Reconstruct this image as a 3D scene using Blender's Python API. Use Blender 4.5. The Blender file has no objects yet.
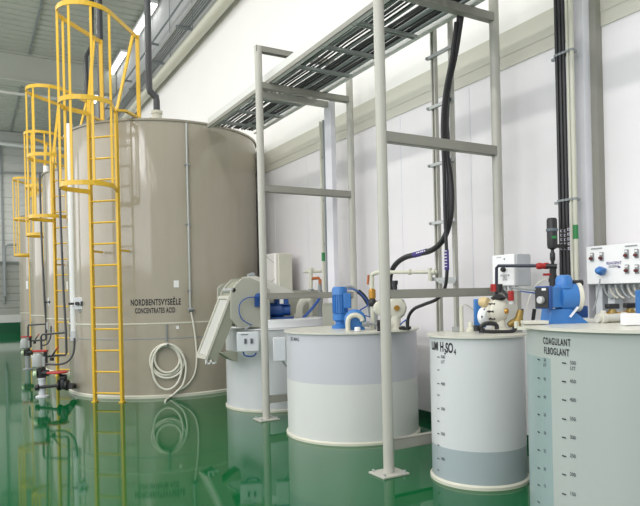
import bpy, bmesh, math, random
from mathutils import Vector, Matrix
random.seed(7)
SC = bpy.context.scene
COL = SC.collection
PI = math.pi

# ------------------------------------------------------------------ camera
F = 615.0; EYE = 1.5; YAW = math.radians(29.7); ROLL = math.radians(1.3); HY = 294.0
Fw = Vector((math.sin(YAW), math.cos(YAW), 0)); Rt = Vector((math.cos(YAW), -math.sin(YAW), 0)); Up = Vector((0, 0, 1))
cr, sr = math.cos(ROLL), math.sin(ROLL)
cam = bpy.data.cameras.new('camera'); camo = bpy.data.objects.new('camera', cam); COL.objects.link(camo)
cam.sensor_width = 36; cam.lens = F / 640 * 36; cam.shift_y = (HY - 253) / 640
cx_ = Rt * cr - Up * sr; cy_ = Rt * sr + Up * cr; cz_ = -Fw
m = Matrix((cx_, cy_, cz_)).transposed().to_4x4(); m.translation = (0, 0, EYE)
camo.matrix_world = m
SC.camera = camo

# ------------------------------------------------------------------ world, lights, exposure
w = bpy.data.worlds.new('world'); SC.world = w; w.use_nodes = True
bg = w.node_tree.nodes['Background']; bg.inputs[0].default_value = (0.96, 0.962, 1.0, 1); bg.inputs[1].default_value = 0.75
def area(name, loc, rot, sx, sy, power, col=(1, 0.968, 0.935)):
    l = bpy.data.lights.new(name, 'AREA'); l.shape = 'RECTANGLE'; l.size = sx; l.size_y = sy; l.energy = power; l.color = col
    o = bpy.data.objects.new(name, l); COL.objects.link(o); o.location = loc; o.rotation_euler = rot
    return o
area('hall_overhead_light', (0.6, 7.5, 9.0), (0, math.radians(14), 0), 0.5, 24, 620)
area('hall_overhead_light', (-4.2, 7.5, 9.0), (0, math.radians(-6), 0), 0.5, 24, 700)
area('hall_overhead_light', (-1.5, 27.0, 8.4), (0, 0, 0), 5, 7, 420)  # unseen panel added to brighten the far end of the hall
area('hall_window_row', (-8.4, 10.0, 4.6), (0, math.radians(-90), 0), 4.0, 36, 1000, (0.99, 0.975, 1.0))
for lx in (-11.5, -14.0, -16.5):
    for k in range(5):
        area('hall_lamp', (lx, -3.5 - 4.2 * k, 9.2), (0, 0, 0), .45, 2.6, 60)
area('hall_high_window', (-8.3, -3.2, 7.3), (0, math.radians(-90), 0), 1.8, 3.2, 130, (0.99, 0.975, 1.0))
area('hall_high_window', (-8.3, 1.0, 7.3), (0, math.radians(-90), 0), 1.8, 3.2, 110, (0.99, 0.975, 1.0))
SC.view_settings.view_transform = 'Standard'; SC.view_settings.look = 'None'
SC.view_settings.gamma = 1; SC.view_settings.use_curve_mapping = False
SC.view_settings.exposure = 0.08

# ------------------------------------------------------------------ pixel helpers (each point gets its own true distance)
def ray(x, y):
    u = x - 320; v = HY - y
    return Fw * F + Rt * (u * cr + v * sr) + Up * (-u * sr + v * cr)
O_ = Vector((0, 0, EYE))
def onX(x, y, X): r = ray(x, y); return O_ + r * (X / r.x)
def onY(x, y, Y): r = ray(x, y); return O_ + r * (Y / r.y)
def onZ(x, y, Z): r = ray(x, y); return O_ + r * ((Z - EYE) / r.z)
def onD(x, y, D): r = ray(x, y); return O_ + r * (D / F)
def oncyl(x, y, c, R):
    r = ray(x, y); a = r.x**2 + r.y**2; b = -2 * (r.x * c[0] + r.y * c[1]); cc = c[0]**2 + c[1]**2 - R * R
    t = (-b - math.sqrt(max(b * b - 4 * a * cc, 0))) / (2 * a)
    return O_ + r * t

# ------------------------------------------------------------------ materials
def lin(c):
    c = c / 255
    return c / 12.92 if c <= .04045 else ((c + .055) / 1.055) ** 2.4
def rgb(c): return (lin(c[0]), lin(c[1]), lin(c[2]), 1)
MC = {}
def mat(name, c, rough=.45, metal=0, var=.06, scale=6, bump=0, coat=0, stretch=None, emit=None):
    if name in MC: return MC[name]
    M = bpy.data.materials.new(name); M.use_nodes = True; nt = M.node_tree; N = nt.nodes; L = nt.links
    b = N['Principled BSDF']; b.inputs['Roughness'].default_value = rough; b.inputs['Metallic'].default_value = metal
    if coat: b.inputs['Coat Weight'].default_value = coat; b.inputs['Coat Roughness'].default_value = .05
    tc = N.new('ShaderNodeTexCoord'); mp = N.new('ShaderNodeMapping'); nz = N.new('ShaderNodeTexNoise')
    if stretch: mp.inputs['Scale'].default_value = stretch
    nz.inputs['Scale'].default_value = scale; nz.inputs['Detail'].default_value = 5
    L.new(tc.outputs['Object'], mp.inputs[0]); L.new(mp.outputs[0], nz.inputs['Vector'])
    rp = N.new('ShaderNodeMix'); rp.data_type = 'RGBA'
    k = 1 - var; k2 = 1 + var
    base = rgb(c)
    rp.inputs[6].default_value = (base[0] * k, base[1] * k, base[2] * k, 1)
    rp.inputs[7].default_value = (min(1, base[0] * k2), min(1, base[1] * k2), min(1, base[2] * k2), 1)
    L.new(nz.outputs['Fac'], rp.inputs[0]); L.new(rp.outputs[2], b.inputs['Base Color'])
    if bump:
        bp = N.new('ShaderNodeBump'); bp.inputs['Strength'].default_value = bump; bp.inputs['Distance'].default_value = .01
        L.new(nz.outputs['Fac'], bp.inputs['Height']); L.new(bp.outputs[0], b.inputs['Normal'])
    if emit:
        b.inputs['Emission Color'].default_value = rgb(c); b.inputs['Emission Strength'].default_value = emit
    MC[name] = M
    return M
M_floor = mat('green_epoxy', (0, 86, 44), .05, 0, .14, 1.3, .012)
M_floor.node_tree.nodes['Principled BSDF'].inputs['IOR'].default_value = 1.38
M_skirt = mat('green_skirting', (6, 78, 50), .3)
M_wall = mat('white_wall', (235, 233, 235), .5, 0, .025, 2, 0, 0, (1, 3, .25))
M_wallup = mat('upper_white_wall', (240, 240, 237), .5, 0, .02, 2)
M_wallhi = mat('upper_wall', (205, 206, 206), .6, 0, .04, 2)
M_belt = mat('pale_olive_band', (204, 203, 191), .6, 0, .05, 3, 0, 0, (1, .2, 6))
M_col = mat('column_white', (226, 226, 232), .5, 0, .02)
M_ceil = mat('ceiling_sheet', (188, 191, 181), .6, 0, .06, 1)
M_far = mat('far_wall_sheet', (196, 198, 193), .6, 0, .05, 1)
M_far2 = mat('far_shutter_sheet', (150, 153, 146), .6, 0, .05, 1)
M_tank = mat('beige_grey_plastic', (164, 157, 141), .10, 0, .06, 3, .03, .1, (3, 3, .4))
M_tank2 = mat('beige_grey_plastic_dark', (146, 141, 126), .3, 0, .06, 3)
M_yel = mat('yellow_paint', (220, 178, 48), .35, 0, .07, 12)
M_postp = mat('grey_green_paint', (181, 180, 171), .4, 0, .05, 8)
M_beam = mat('beam_grey_paint', (144, 143, 134), .45, 0, .06, 8)
M_galv = mat('galvanised_steel', (176, 180, 178), .42, .35, .12, 30)
M_galvw = mat('tray_side_plate', (214, 216, 212), .45, .1, .06, 30)
M_black = mat('black_rubber', (34, 35, 37), .42, 0, .15, 20)
M_blackp = mat('dark_plastic_pipe', (66, 69, 72), .38, 0, .1, 20)
M_pp = mat('white_tank_plastic', (203, 207, 208), .3, 0, .03, 3, .02, 0, (2, 2, .5))
M_ppl = mat('white_slurry_through_plastic', (209, 212, 208), .33, 0, .03, 3)
M_ppd = mat('lilac_empty_plastic', (192, 194, 200), .3, 0, .03, 3)
M_ppw = mat('acid_level_plastic', (158, 170, 173), .33, 0, .04, 3)
M_coag = mat('pale_green_plastic', (168, 176, 172), .3, 0, .04, 3, .02, 0, (2, 2, .4))
M_coagd = mat('green_gauge_plastic', (144, 163, 162), .32, 0, .05, 3)
M_lid = mat('lid_plastic', (205, 204, 192), .33, 0, .05, 6)
M_beige = mat('machine_beige', (172, 173, 160), .42, 0, .05, 6)
M_beiged = mat('machine_grey_green', (148, 150, 134), .45, 0, .06, 6)
M_blue = mat('blue_paint', (56, 118, 186), .33, 0, .08, 10)
M_blued = mat('dark_blue_paint', (28, 74, 140), .36, 0, .08, 10)
M_cream = mat('cream_cast', (214, 212, 197), .38, 0, .06, 10)
M_pipe = mat('cream_pipe', (202, 202, 186), .38, 0, .05, 10)
M_white = mat('white_plastic', (236, 238, 238), .35, 0, .02, 10)
M_grey = mat('grey_enclosure', (204, 208, 212), .4, 0, .03, 10)
M_greyd = mat('mid_grey_plastic', (140, 146, 148), .4, 0, .05, 10)
M_brass = mat('brass', (190, 142, 62), .3, .6, .12, 20)
M_copper = mat('rust_orange_handle', (176, 98, 52), .45, .1, .12, 20)
M_red = mat('red_plastic', (168, 36, 32), .38, 0, .08, 10)
M_green = mat('green_label', (40, 130, 70), .45)
M_ink = mat('black_ink', (30, 30, 34), .6)
M_inkg = mat('grey_ink', (80, 84, 92), .6)
M_inkp = mat('purple_ink', (70, 60, 130), .6)
M_paper = mat('paper_label', (228, 228, 226), .6)
M_wrap = mat('white_wrap', (228, 226, 222), .35, 0, .05, 14, .6)
M_hose = mat('pale_hose', (220, 218, 205), .35, 0, .04, 10)
M_lamp = mat('lamp_tube', (255, 255, 250), .5, emit=2.2)
M_bluec = mat('blue_cable', (40, 84, 160), .4)

# ------------------------------------------------------------------ mesh builder
ORG = {}
class MB:
    def __init__(s, mats=None): s.bm = bmesh.new(); s.mi = 0
    def _v(s, pts): return [s.bm.verts.new(p) for p in pts]
    def _f(s, vs):
        try: f = s.bm.faces.new(vs); f.material_index = s.mi; return f
        except ValueError: return None
    def box(s, c, d, rot=None, rz=0):
        R = rot if rot is not None else Matrix.Rotation(rz, 3, 'Z')
        c = Vector(c); h = Vector(d) / 2
        v = s._v([c + R @ Vector((h.x * a, h.y * b, h.z * e)) for a in (-1, 1) for b in (-1, 1) for e in (-1, 1)])
        for q in ((0, 1, 3, 2), (4, 6, 7, 5), (0, 4, 5, 1), (2, 3, 7, 6), (0, 2, 6, 4), (1, 5, 7, 3)): s._f([v[i] for i in q])
        return s
    def bar(s, p0, p1, wd, ht, up=(0, 0, 1)):
        p0 = Vector(p0); p1 = Vector(p1); z = (p1 - p0); L = z.length; z.normalize()
        u = Vector(up)
        if abs(z.dot(u)) > .98: u = Vector((0, 1, 0))
        x = z.cross(u).normalized(); y = x.cross(z)
        R = Matrix((x, z, y)).transposed()
        return s.box((p0 + p1) / 2, (wd, L, ht), R)
    def lathe(s, prof, base=(0, 0, 0), axis=(0, 0, 1), seg=24, cap=True):
        base = Vector(base); z = Vector(axis).normalized()
        u = Vector((1, 0, 0)) if abs(z.x) < .9 else Vector((0, 1, 0))
        y = z.cross(u).normalized(); x = y.cross(z)
        rings = []
        for r, h in prof:
            rings.append(s._v([base + z * h + (x * math.cos(2 * PI * k / seg) + y * math.sin(2 * PI * k / seg)) * max(r, 1e-5) for k in range(seg)]))
        for a, b in zip(rings, rings[1:]):
            for k in range(seg): s._f([a[k], a[(k + 1) % seg], b[(k + 1) % seg], b[k]])
        if cap: s._f(rings[0][::-1]); s._f(rings[-1])
        return s
    def cyl(s, p0, p1, r, r1=None, seg=16):
        p0 = Vector(p0); p1 = Vector(p1); d = p1 - p0
        return s.lathe([(r, 0), (r1 if r1 is not None else r, d.length)], p0, d, seg)
    def tube(s, pts, r, seg=8, smooth=0, closed=False):
        pts = [Vector(p) for p in pts]
        if smooth: pts = spline(pts, smooth, closed)
        n = len(pts); rings = []; pu = None
        for i, p in enumerate(pts):
            a = pts[i - 1] if (i > 0 or closed) else p; b = pts[(i + 1) % n] if (i < n - 1 or closed) else p
            t = (b - a).normalized()
            if pu is None: pu = t.orthogonal().normalized()
            else:
                pu = (pu - t * pu.dot(t))
                pu = pu.normalized() if pu.length > 1e-6 else t.orthogonal().normalized()
            v = t.cross(pu)
            rings.append(s._v([p + (pu * math.cos(2 * PI * k / seg) + v * math.sin(2 * PI * k / seg)) * r for k in range(seg)]))
        for i in range(n if closed else n - 1):
            a = rings[i]; b = rings[(i + 1) % n]
            for k in range(seg): s._f([a[k], a[(k + 1) % seg], b[(k + 1) % seg], b[k]])
        if not closed: s._f(rings[0][::-1]); s._f(rings[-1])
        return s
    def ribbon(s, pts, t, h):                      # upright flat bar following a horizontal path
        pts = [Vector(p) for p in pts]; n = len(pts); rings = []
        for i, p in enumerate(pts):
            a = pts[max(i - 1, 0)]; b = pts[min(i + 1, n - 1)]
            d = (b - a).normalized(); sd = Vector((d.y, -d.x, 0)).normalized() * t / 2
            rings.append(s._v([p - sd - Up * h / 2, p + sd - Up * h / 2, p + sd + Up * h / 2, p - sd + Up * h / 2]))
        for a, b in zip(rings, rings[1:]):
            for k in range(4): s._f([a[k], a[(k + 1) % 4], b[(k + 1) % 4], b[k]])
        s._f(rings[0][::-1]); s._f(rings[-1])
        return s
    def prism(s, poly, ext):                       # polygon of 3D points pushed along ext
        ext = Vector(ext); a = s._v(poly); b = s._v([Vector(p) + ext for p in poly]); n = len(a)
        s._f(a[::-1]); s._f(b)
        for k in range(n): s._f([a[k], a[(k + 1) % n], b[(k + 1) % n], b[k]])
        return s
    def build(s, name, mats, parent=None, bevel=0, origin=None, smooth=True, angle=35):
        bmesh.ops.recalc_face_normals(s.bm, faces=s.bm.faces)
        co = [v.co for v in s.bm.verts]
        lo = Vector([min(c[i] for c in co) for i in range(3)]); hi = Vector([max(c[i] for c in co) for i in range(3)])
        og = Vector(origin) if origin is not None else Vector(((lo.x + hi.x) / 2, (lo.y + hi.y) / 2, lo.z))
        bmesh.ops.translate(s.bm, verts=s.bm.verts, vec=-og)
        me = bpy.data.meshes.new(name); s.bm.to_mesh(me); s.bm.free()
        if not isinstance(mats, (list, tuple)): mats = [mats]
        for q in mats: me.materials.append(q)
        if smooth:
            me.shade_smooth(); me.set_sharp_from_angle(angle=math.radians(angle))
        o = bpy.data.objects.new(name, me); COL.objects.link(o); ORG[o.name] = og
        if parent: o.parent = parent; o.location = og - ORG[parent.name]
        else: o.location = og
        if bevel:
            b = o.modifiers.new('bevel', 'BEVEL'); b.width = bevel; b.segments = 2; b.limit_method = 'ANGLE'; b.angle_limit = math.radians(40)
        return o
def spline(pts, n, closed=False):
    out = []; N = len(pts)
    for i in range(N if closed else N - 1):
        p0 = pts[(i - 1) % N] if (i > 0 or closed) else pts[0]; p1 = pts[i]; p2 = pts[(i + 1) % N]
        p3 = pts[(i + 2) % N] if (i < N - 2 or closed) else pts[-1]
        for k in range(n):
            t = k / n
            out.append(.5 * ((2 * p1) + (p2 - p0) * t + (2 * p0 - 5 * p1 + 4 * p2 - p3) * t * t + (3 * p1 - p0 - 3 * p2 + p3) * t ** 3))
    if not closed: out.append(pts[-1])
    return out
def tag(o, label, cat, group=None):
    o['label'] = label; o['category'] = cat
    if group: o['group'] = group
    return o
def thing(name, loc, label, cat, group=None):
    o = bpy.data.objects.new(name, None); COL.objects.link(o); o.location = loc; o.empty_display_size = .2
    ORG[o.name] = Vector(loc)
    return tag(o, label, cat, group)
def struct(o): o['kind'] = 'structure'; return o
def B(c, d, **k): return MB().box(c, d, **k)
def dup(root, loc, rotz, label):
    def cp(o, par):
        c = o.copy(); COL.objects.link(c); c.parent = par
        if par is not None: c.matrix_parent_inverse = Matrix()
        for ch in list(o.children): cp(ch, c)
        return c
    r = cp(root, None); r.location = loc; r.rotation_euler = (0, 0, rotz); r['label'] = label
    return r
def text(name, s, size, place, mats, parent, sx=1, bold=.012, align='CENTER', spacing=1.0):
    """place(u, v) -> (point, normal): u to the right, v up, in metres"""
    cu = bpy.data.curves.new('t', 'FONT'); cu.body = s; cu.size = size; cu.align_x = align; cu.align_y = 'CENTER'
    cu.offset = bold * size; cu.space_character = spacing; cu.space_line = .9
    ob = bpy.data.objects.new('t', cu); COL.objects.link(ob)
    dg = bpy.context.evaluated_depsgraph_get()
    me = bpy.data.meshes.new_from_object(ob.evaluated_get(dg))
    bpy.data.objects.remove(ob); bpy.data.curves.remove(cu)
    vs = [v.co.copy() for v in me.vertices]; fs = [list(p.vertices) for p in me.polygons]
    bpy.data.meshes.remove(me)
    mb = MB()
    a = []
    for v in vs:
        p, n = place(v.x * sx, v.y); a.append(mb.bm.verts.new(p + n * .0025))
    for f in fs: mb._f([a[i] for i in f])
    bmesh.ops.triangulate(mb.bm, faces=mb.bm.faces[:])
    return mb.build(name, mats, parent, smooth=False)
def cylplace(c, R, ang0, z0):
    """ang0: direction of the text centre seen from the axis; u runs to the viewer's right"""
    def f(u, v):
        a = ang0 + u / R; n = Vector((math.cos(a), math.sin(a), 0))
        return Vector((c[0], c[1], z0 + v)) + n * R, n
    return f
def planeplace(p, right, up):
    p = Vector(p); r = Vector(right).normalized(); u = Vector(up).normalized(); n = r.cross(u)
    return lambda a, b: (p + r * a + u * b, n)

# ================================================================== SETTING
WX = 4.64
struct(B((-2.1, 14, -.1), (13.8, 37.6, .2)).build('floor', M_floor, smooth=False))
struct(B((WX + .15, 14, 1.84), (.3, 37.6, 3.68)).build('wall_right', M_wall, smooth=False))
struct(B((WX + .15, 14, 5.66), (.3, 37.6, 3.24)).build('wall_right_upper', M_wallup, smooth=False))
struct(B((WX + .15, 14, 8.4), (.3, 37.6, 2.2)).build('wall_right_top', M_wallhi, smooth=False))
mb = MB()
mb.box((WX + .14, 14, 3.86), (.3, 37.6, .36)).box((WX + .136, 14, 3.86), (.3, 37.6, .12))
struct(mb.build('trim_1', M_belt, smooth=False))
struct(B((WX - .01, 14, .05), (.02, 37.6, .10)).build('baseboard_right', M_skirt, smooth=False))
# faint vertical panel joints
mb = MB()
for k in range(26): mb.box((WX - .001, 1.25 + k * 1.2, 1.9), (.006, .012, 3.5))
struct(mb.build('trim_2', M_col, smooth=False))
# columns on the right wall
ya = onX(575, 210, 4.48).y; yb = onX(587, 210, 4.48).y
struct(MB().box(((4.48 + WX) / 2, (ya + yb) / 2, 4.75), (WX - 4.48, ya - yb, 9.5)).build('trim_3', M_col, smooth=False))
struct(MB().box((WX - .04, yb - .03, 4.75), (.08, .06, 9.5)).build('trim_4', M_beam, smooth=False))
# corrugated ceiling
CZ = 9.55
mb = MB(); prof = []; y = -4.5
while y < 32.6:
    prof += [(y, CZ), (y + .25, CZ), (y + .27, CZ + .05), (y + .34, CZ + .05)]; y += .36
a = mb._v([(-9, p[0], p[1]) for p in prof]); b = mb._v([(WX + .2, p[0], p[1]) for p in prof])
for i in range(len(prof) - 1): mb._f([a[i], a[i + 1], b[i + 1], b[i]])
mb.box((-2.1, 14, CZ + .2), (13.8, 37.2, .1))
struct(mb.build('ceiling', M_ceil, smooth=False))
struct(B((1.85, 14, CZ - .02), (.05, 37, .04)).build('trim_5', M_greyd, smooth=False))
# girder across the hall
mb = MB(); mb.box((-2.2, 22.2, CZ - .45), (13.6, .12, .9)).box((-2.2, 22.2, CZ - .92), (13.6, .4, .05)).box((-2.2, 22.2, CZ - .03), (13.6, .4, .05))
struct(mb.build('trim_6', M_ceil, smooth=False))
# far wall with ribs
def ribwall(x0, x1, z0, z1, Y, m_, name, pitch=.34):
    mb = MB(); z = z0; prof = []
    while z < z1 - .01:
        prof += [(Y, z), (Y, min(z + pitch * .75, z1)), (Y + .02, min(z + pitch * .8, z1)), (Y + .02, min(z + pitch * .97, z1))]; z += pitch
    a = mb._v([(x0, p[0], p[1]) for p in prof]); b = mb._v([(x1, p[0], p[1]) for p in prof])
    for i in range(len(prof) - 1): mb._f([a[i], a[i + 1], b[i + 1], b[i]])
    mb.box(((x0 + x1) / 2, Y + .16, (z0 + z1) / 2), (x1 - x0, .2, z1 - z0))
    return struct(mb.build(name, m_, smooth=False))
ribwall(-9, WX, 3.35, 9.5, 32.5, M_far, 'wall_far')
ribwall(-9, WX, .85, 3.35, 32.5, M_far2, 'wall_far_lower')
struct(B((-2.2, 32.62, .67), (13.6, .3, .36)).build('trim_7', M_far, smooth=False))
struct(B((-2.2, 32.6, .24), (13.6, .34, .48)).build('baseboard_far', M_skirt, smooth=False))
struct(B((1.42, 32.44, 5.2), (.07, .06, 7.6)).build('trim_8', M_greyd, smooth=False))
struct(B((-2.2, 32.4, 3.35), (13.6, .08, .06)).build('trim_9', M_greyd, smooth=False))

# ================================================================== HIGH PIPES AND TRAYS ON THE RIGHT WALL
o = MB().cyl((4.44, 4, 7.24), (4.44, 32.3, 7.24), .12, seg=20).build('overhead_pipe', M_pipe)
tag(o, 'thick cream pipe running high along the white right wall, below the cable trays', 'pipe')
t = thing('cable_tray', (4.4, 18, 7.66), 'long grey wall cable tray just above the thick cream pipe', 'cable tray')
mb = MB()
for dx in (0, .26): mb.box((4.25 + dx, 18, 7.70), (.02, 28, .07))
mb.build('side_rail', M_galv, t, smooth=False)
mb = MB()
for k in range(5): mb.tube([(4.28 + k * .05, 4.2, 7.69), (4.28 + k * .05, 31.8, 7.69)], .018, 6)
mb.build('cable', M_greyd, t)
for k in range(8):
    MB().box((4.38, 6.6 + k * 2.35, 7.64), (.40, .05, .05)).build('bracket', M_greyd, t, smooth=False)
t = thing('cable_run', (4.5, 18, 8.35), 'thin grey cable on small wall brackets above the cable tray', 'cable')
MB().tube([(4.42, 8, 8.38), (4.42, 31.8, 8.38)], .025, 6).build('cable', M_greyd, t)
for k in range(6):
    MB().box((4.48, 10.2 + k * 3.2, 8.36), (.24, .05, .05)).build('bracket', M_greyd, t, smooth=False)
mb = MB()
for k in range(14): mb.box((4.592, 6.5 + k * 1.8, 8.4), (.012, .02, 2.0))
struct(mb.build('trim_10', M_greyd, smooth=False))
for k, (y0, y1) in enumerate(((16.4, 18.55), (20.1, 22.3), (23.85, 25.8))):
    t = thing('ceiling_light', (4.42, (y0 + y1) / 2, 9.32),
              ['long white ceiling lamp beside the right wall, nearest of the row',
               'long white ceiling lamp beside the right wall, middle of the row',
               'long white ceiling lamp beside the right wall, farthest and half hidden by the girder'][k], 'ceiling light', 'lamps in a row above the right wall')
    MB().box((4.46, (y0 + y1) / 2, 9.42), (.20, y1 - y0, .08)).build('housing', M_white, t, smooth=False)
    MB().box((4.46, (y0 + y1) / 2, 9.36), (.16, y1 - y0 - .04, .06)).build('diffuser', M_lamp, t, smooth=False)
o = MB().tube([onY(-5, 91, 21.6), onY(26, 95, 21.6), onY(60, 99, 21.6)], .05, 8).build('overhead_pipe', M_far)
tag(o, 'thin pale green-grey pipe under the ceiling girder at far left', 'pipe')
o = MB().tube([onY(-6, 142.5, 31.8), onY(24, 146, 31.8), onY(66, 149, 31.8)], .09, 8).build('overhead_pipe', M_white)
tag(o, 'pale horizontal pipe crossing the far wall high up', 'pipe')
o = MB().tube([onY(-6, 172, 32.35), onY(60, 174, 32.35)], .04, 6).build('wall_conduit', M_greyd)
tag(o, 'dark thin horizontal conduit on the far wall below the pale pipe', 'conduit')
o = MB().tube([onY(25, 244.5, 32.2), onY(8, 244.5, 32.2), onY(5, 247, 32.2), onY(4.5, 262, 32.2), onY(5, 296, 32.2)], .06, 8).build('wall_conduit', M_greyd)
tag(o, 'grey pipe bending down the far wall at the left edge', 'pipe')

# ================================================================== BIG BEIGE TANKS
TR = 1.60; TZ = 4.18; TX = 3.005; TY = 10.68; SP = 3.35
TYS = [TY, TY + 3.6, TY + 7.2, TY + 11.2]
tank_labels = ['huge beige-grey cylindrical acid tank nearest the camera, with black lettering and hose',
               'second large beige-grey cylindrical tank, mostly hidden behind the lettered acid tank',
               'third large beige-grey cylindrical tank, a sliver behind the second ladder',
               'fourth and farthest large beige-grey cylindrical tank, a sliver at far left']
tanks = []
for k in range(4):
    c = (TX, TYS[k])
    t = thing('storage_tank', (c[0], c[1], 0), tank_labels[k], 'tank', 'large beige storage tanks')
    tanks.append(t)
    mb = MB(); mb.lathe([(TR, 0), (TR, TZ - .02)], (c[0], c[1], 0), seg=128, cap=False)
    mb.build('shell', M_tank, t)
    mb = MB(); mb.lathe([(TR + .022, 0), (TR + .022, .035), (TR + .002, .05)], (c[0], c[1], 0), seg=128, cap=False)
    mb.build('base_ring', M_pipe, t)
    mb = MB(); mb.lathe([(0, TZ - .03), (TR + .02, TZ - .03), (TR + .02, TZ), (0, TZ + .03)], (c[0], c[1], 0), seg=128, cap=False)
    mb.build('roof', M_tank2, t)
    mb = MB(); mb.lathe([(TR, 1.10), (TR + .006, 1.105), (TR + .006, 1.12), (TR, 1.125)], (c[0], c[1], 0), seg=128, cap=False)
    mb.build('weld_seam', M_pipe, t)
    mb = MB(); mb.lathe([(TR, .88), (TR + .004, .883), (TR + .004, .893), (TR, .896)], (c[0], c[1], 0), seg=128, cap=False)
    mb.build('weld_seam', M_greyd, t)
t0 = tanks[0]; c0 = (TX, TY)
def ang(p, c): return math.atan2(p.y - c[1], p.x - c[0])
p = oncyl(155.5, 302.5, c0, TR); text('lettering', 'NORDBENTSVYSEĖLE', .128, cylplace(c0, TR, ang(p, c0), p.z), M_ink, t0, sx=.55, bold=.03, spacing=1.12)
p = oncyl(155, 310.7, c0, TR); text('lettering', 'CONCENTRATES ACID', .108, cylplace(c0, TR, ang(p, c0), p.z), M_ink, t0, sx=.48, bold=.03, spacing=1.12)
def cylpatch(c, R, a0, a1, z0, z1, th=.004, n=6):
    mb = MB(); pts = []
    for k in range(n + 1):
        a = a0 + (a1 - a0) * k / n; pts.append(Vector((c[0] + math.cos(a) * (R + th), c[1] + math.sin(a) * (R + th), 0)))
    A = mb._v([q + Up * z0 for q in pts]); Bv = mb._v([q + Up * z1 for q in pts])
    for k in range(n): mb._f([A[k], A[k + 1], Bv[k + 1], Bv[k]])
    return mb
def patch_px(c, R, x0, y0, x1, y1, th=.004):
    p = oncyl(x0, y0, c, R); q = oncyl(x1, y1, c, R)
    return cylpatch(c, R, ang(p, c), ang(q, c), q.z, p.z, th)
patch_px(c0, TR, 173.5, 280.5, 179, 287.3).build('paper_label', M_paper, t0)
patch_px(c0, TR, 176, 326, 179, 329).build('paper_label', M_paper, t0)
patch_px((TX, TYS[1]), TR, 66.5, 281.5, 68.6, 289.5).build('paper_label', M_paper, tanks[1])
patch_px((TX, TYS[3]), TR, 26, 281, 28.5, 289).build('paper_label', M_paper, tanks[3])
# roof nozzle and riser
nz = onY(157, 119, 9.62); bx, by = nz.x, nz.y
mb = MB(); mb.lathe([(.11, TZ - .02), (.11, TZ + .03), (.075, TZ + .03), (.075, TZ + .20), (.088, TZ + .20), (.088, TZ + .245), (.05, TZ + .245), (.05, TZ + .26)], (bx, by, 0), seg=24)
mb.build('roof_nozzle', M_pipe, t0)
MB().cyl((bx - .12, by - .02, TZ + .10), (bx - .04, by - .02, TZ + .10), .03).build('side_port', M_beiged, t0)
def riser(pts, r, label):
    o = MB().tube(pts, r, 14).build('vent_pipe', M_blackp); return tag(o, label, 'pipe', 'dark pipes above the tanks')
q = [onY(x, y, by) for x, y in ((157, 108), (157, 101), (156.2, 97.5), (150, 91.5), (149.2, 88), (149, 80))]
q[0] = Vector((bx, by, TZ + .24)); q[1] = Vector((bx, by, q[1].z)); q[4].x = q[5].x
riser(q + [Vector((q[5].x, by, 9.54))], .052, 'dark grey riser pipe with an offset bend on the lettered tank roof')
riser([(2.52, 13.6, TZ + .02), (2.52, 13.6, 9.54)], .065, 'dark vertical pipe seen through the nearest ladder cage, rising from the second tank')
riser([(2.80, 17.1, TZ + .02), (2.80, 17.1, 7.9), (2.95, 17.1, 8.2), (2.98, 17.1, 9.54)], .06, 'dark pipe with a slanted upper bend, rising from the third tank')
# sample pipe and valve on shell
pa = oncyl(184.7, 123, c0, TR + .03); pb = oncyl(190.3, 309, c0, TR + .03); pa.x = pb.x; pa.y = pb.y
MB().tube([pa, pb], .016, 8).build('sight_pipe', M_galv, t0)
for z in (1.6, 2.6, 3.5): B((pb.x, pb.y + .01, z), (.07, .05, .02)).build('clamp', M_greyd, t0)
mb = MB(); mb.cyl(pb + Vector((-.04, -.02, -.01)), pb + Vector((.05, -.02, -.01)), .025).cyl(pb, pb + Vector((0, -.08, 0)), .018)
mb.build('drain_valve', M_greyd, t0)
# hose from the valve and coil
R1 = TR + .035
pts = [oncyl(x, y, c0, R1) for x, y in ((191, 312), (193.5, 325), (196, 345), (196.5, 362), (194, 375), (187, 385), (178, 391), (171, 396))] + [onZ(165.5, 400.5, .014)]
coil = thing('garden_hose', (2.5, 9.1, 0), 'pale cream hose coiled on a hook on the lettered acid tank', 'hose')
mb = MB(); mb.tube(pts, .014, 8, 6)
loops = []
for j, (rx, ry, cy, dx) in enumerate(((15.5, 15.5, 360, 0), (14, 14.5, 360.5, -1.2), (17, 17, 361, .6), (12.5, 14, 358.5, .8), (14.8, 22.5, 367, .4))):
    pts = []
    for k in range(20):
        a = 2 * PI * k / 20
        pts.append(oncyl(166.5 + dx + rx * math.sin(a), cy - ry * math.cos(a), c0, TR + .025 + .012 * j))
    mb.tube(pts, .016, 8, 3, closed=True)
pts = [oncyl(x, y, c0, TR + .09) for x, y in ((167, 343.5), (176, 347), (184, 358), (186, 370), (183, 384), (176, 392), (168, 399))] + [onZ(165, 401.5, .013)]
mb.tube(pts, .0145, 8, 6)
mb.build('coil', M_hose, coil)
ph = oncyl(166.5, 324, c0, TR + .02); pk = oncyl(166.5, 345, c0, TR + .02)
mb = MB(); mb.bar(ph, pk, .02, .02); mb.tube([pk, pk + Vector((-.01, -.08, -.02)), pk + Vector((-.01, -.12, .03))], .01, 6)
mb.build('hose_hook', M_greyd, t0)
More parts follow.
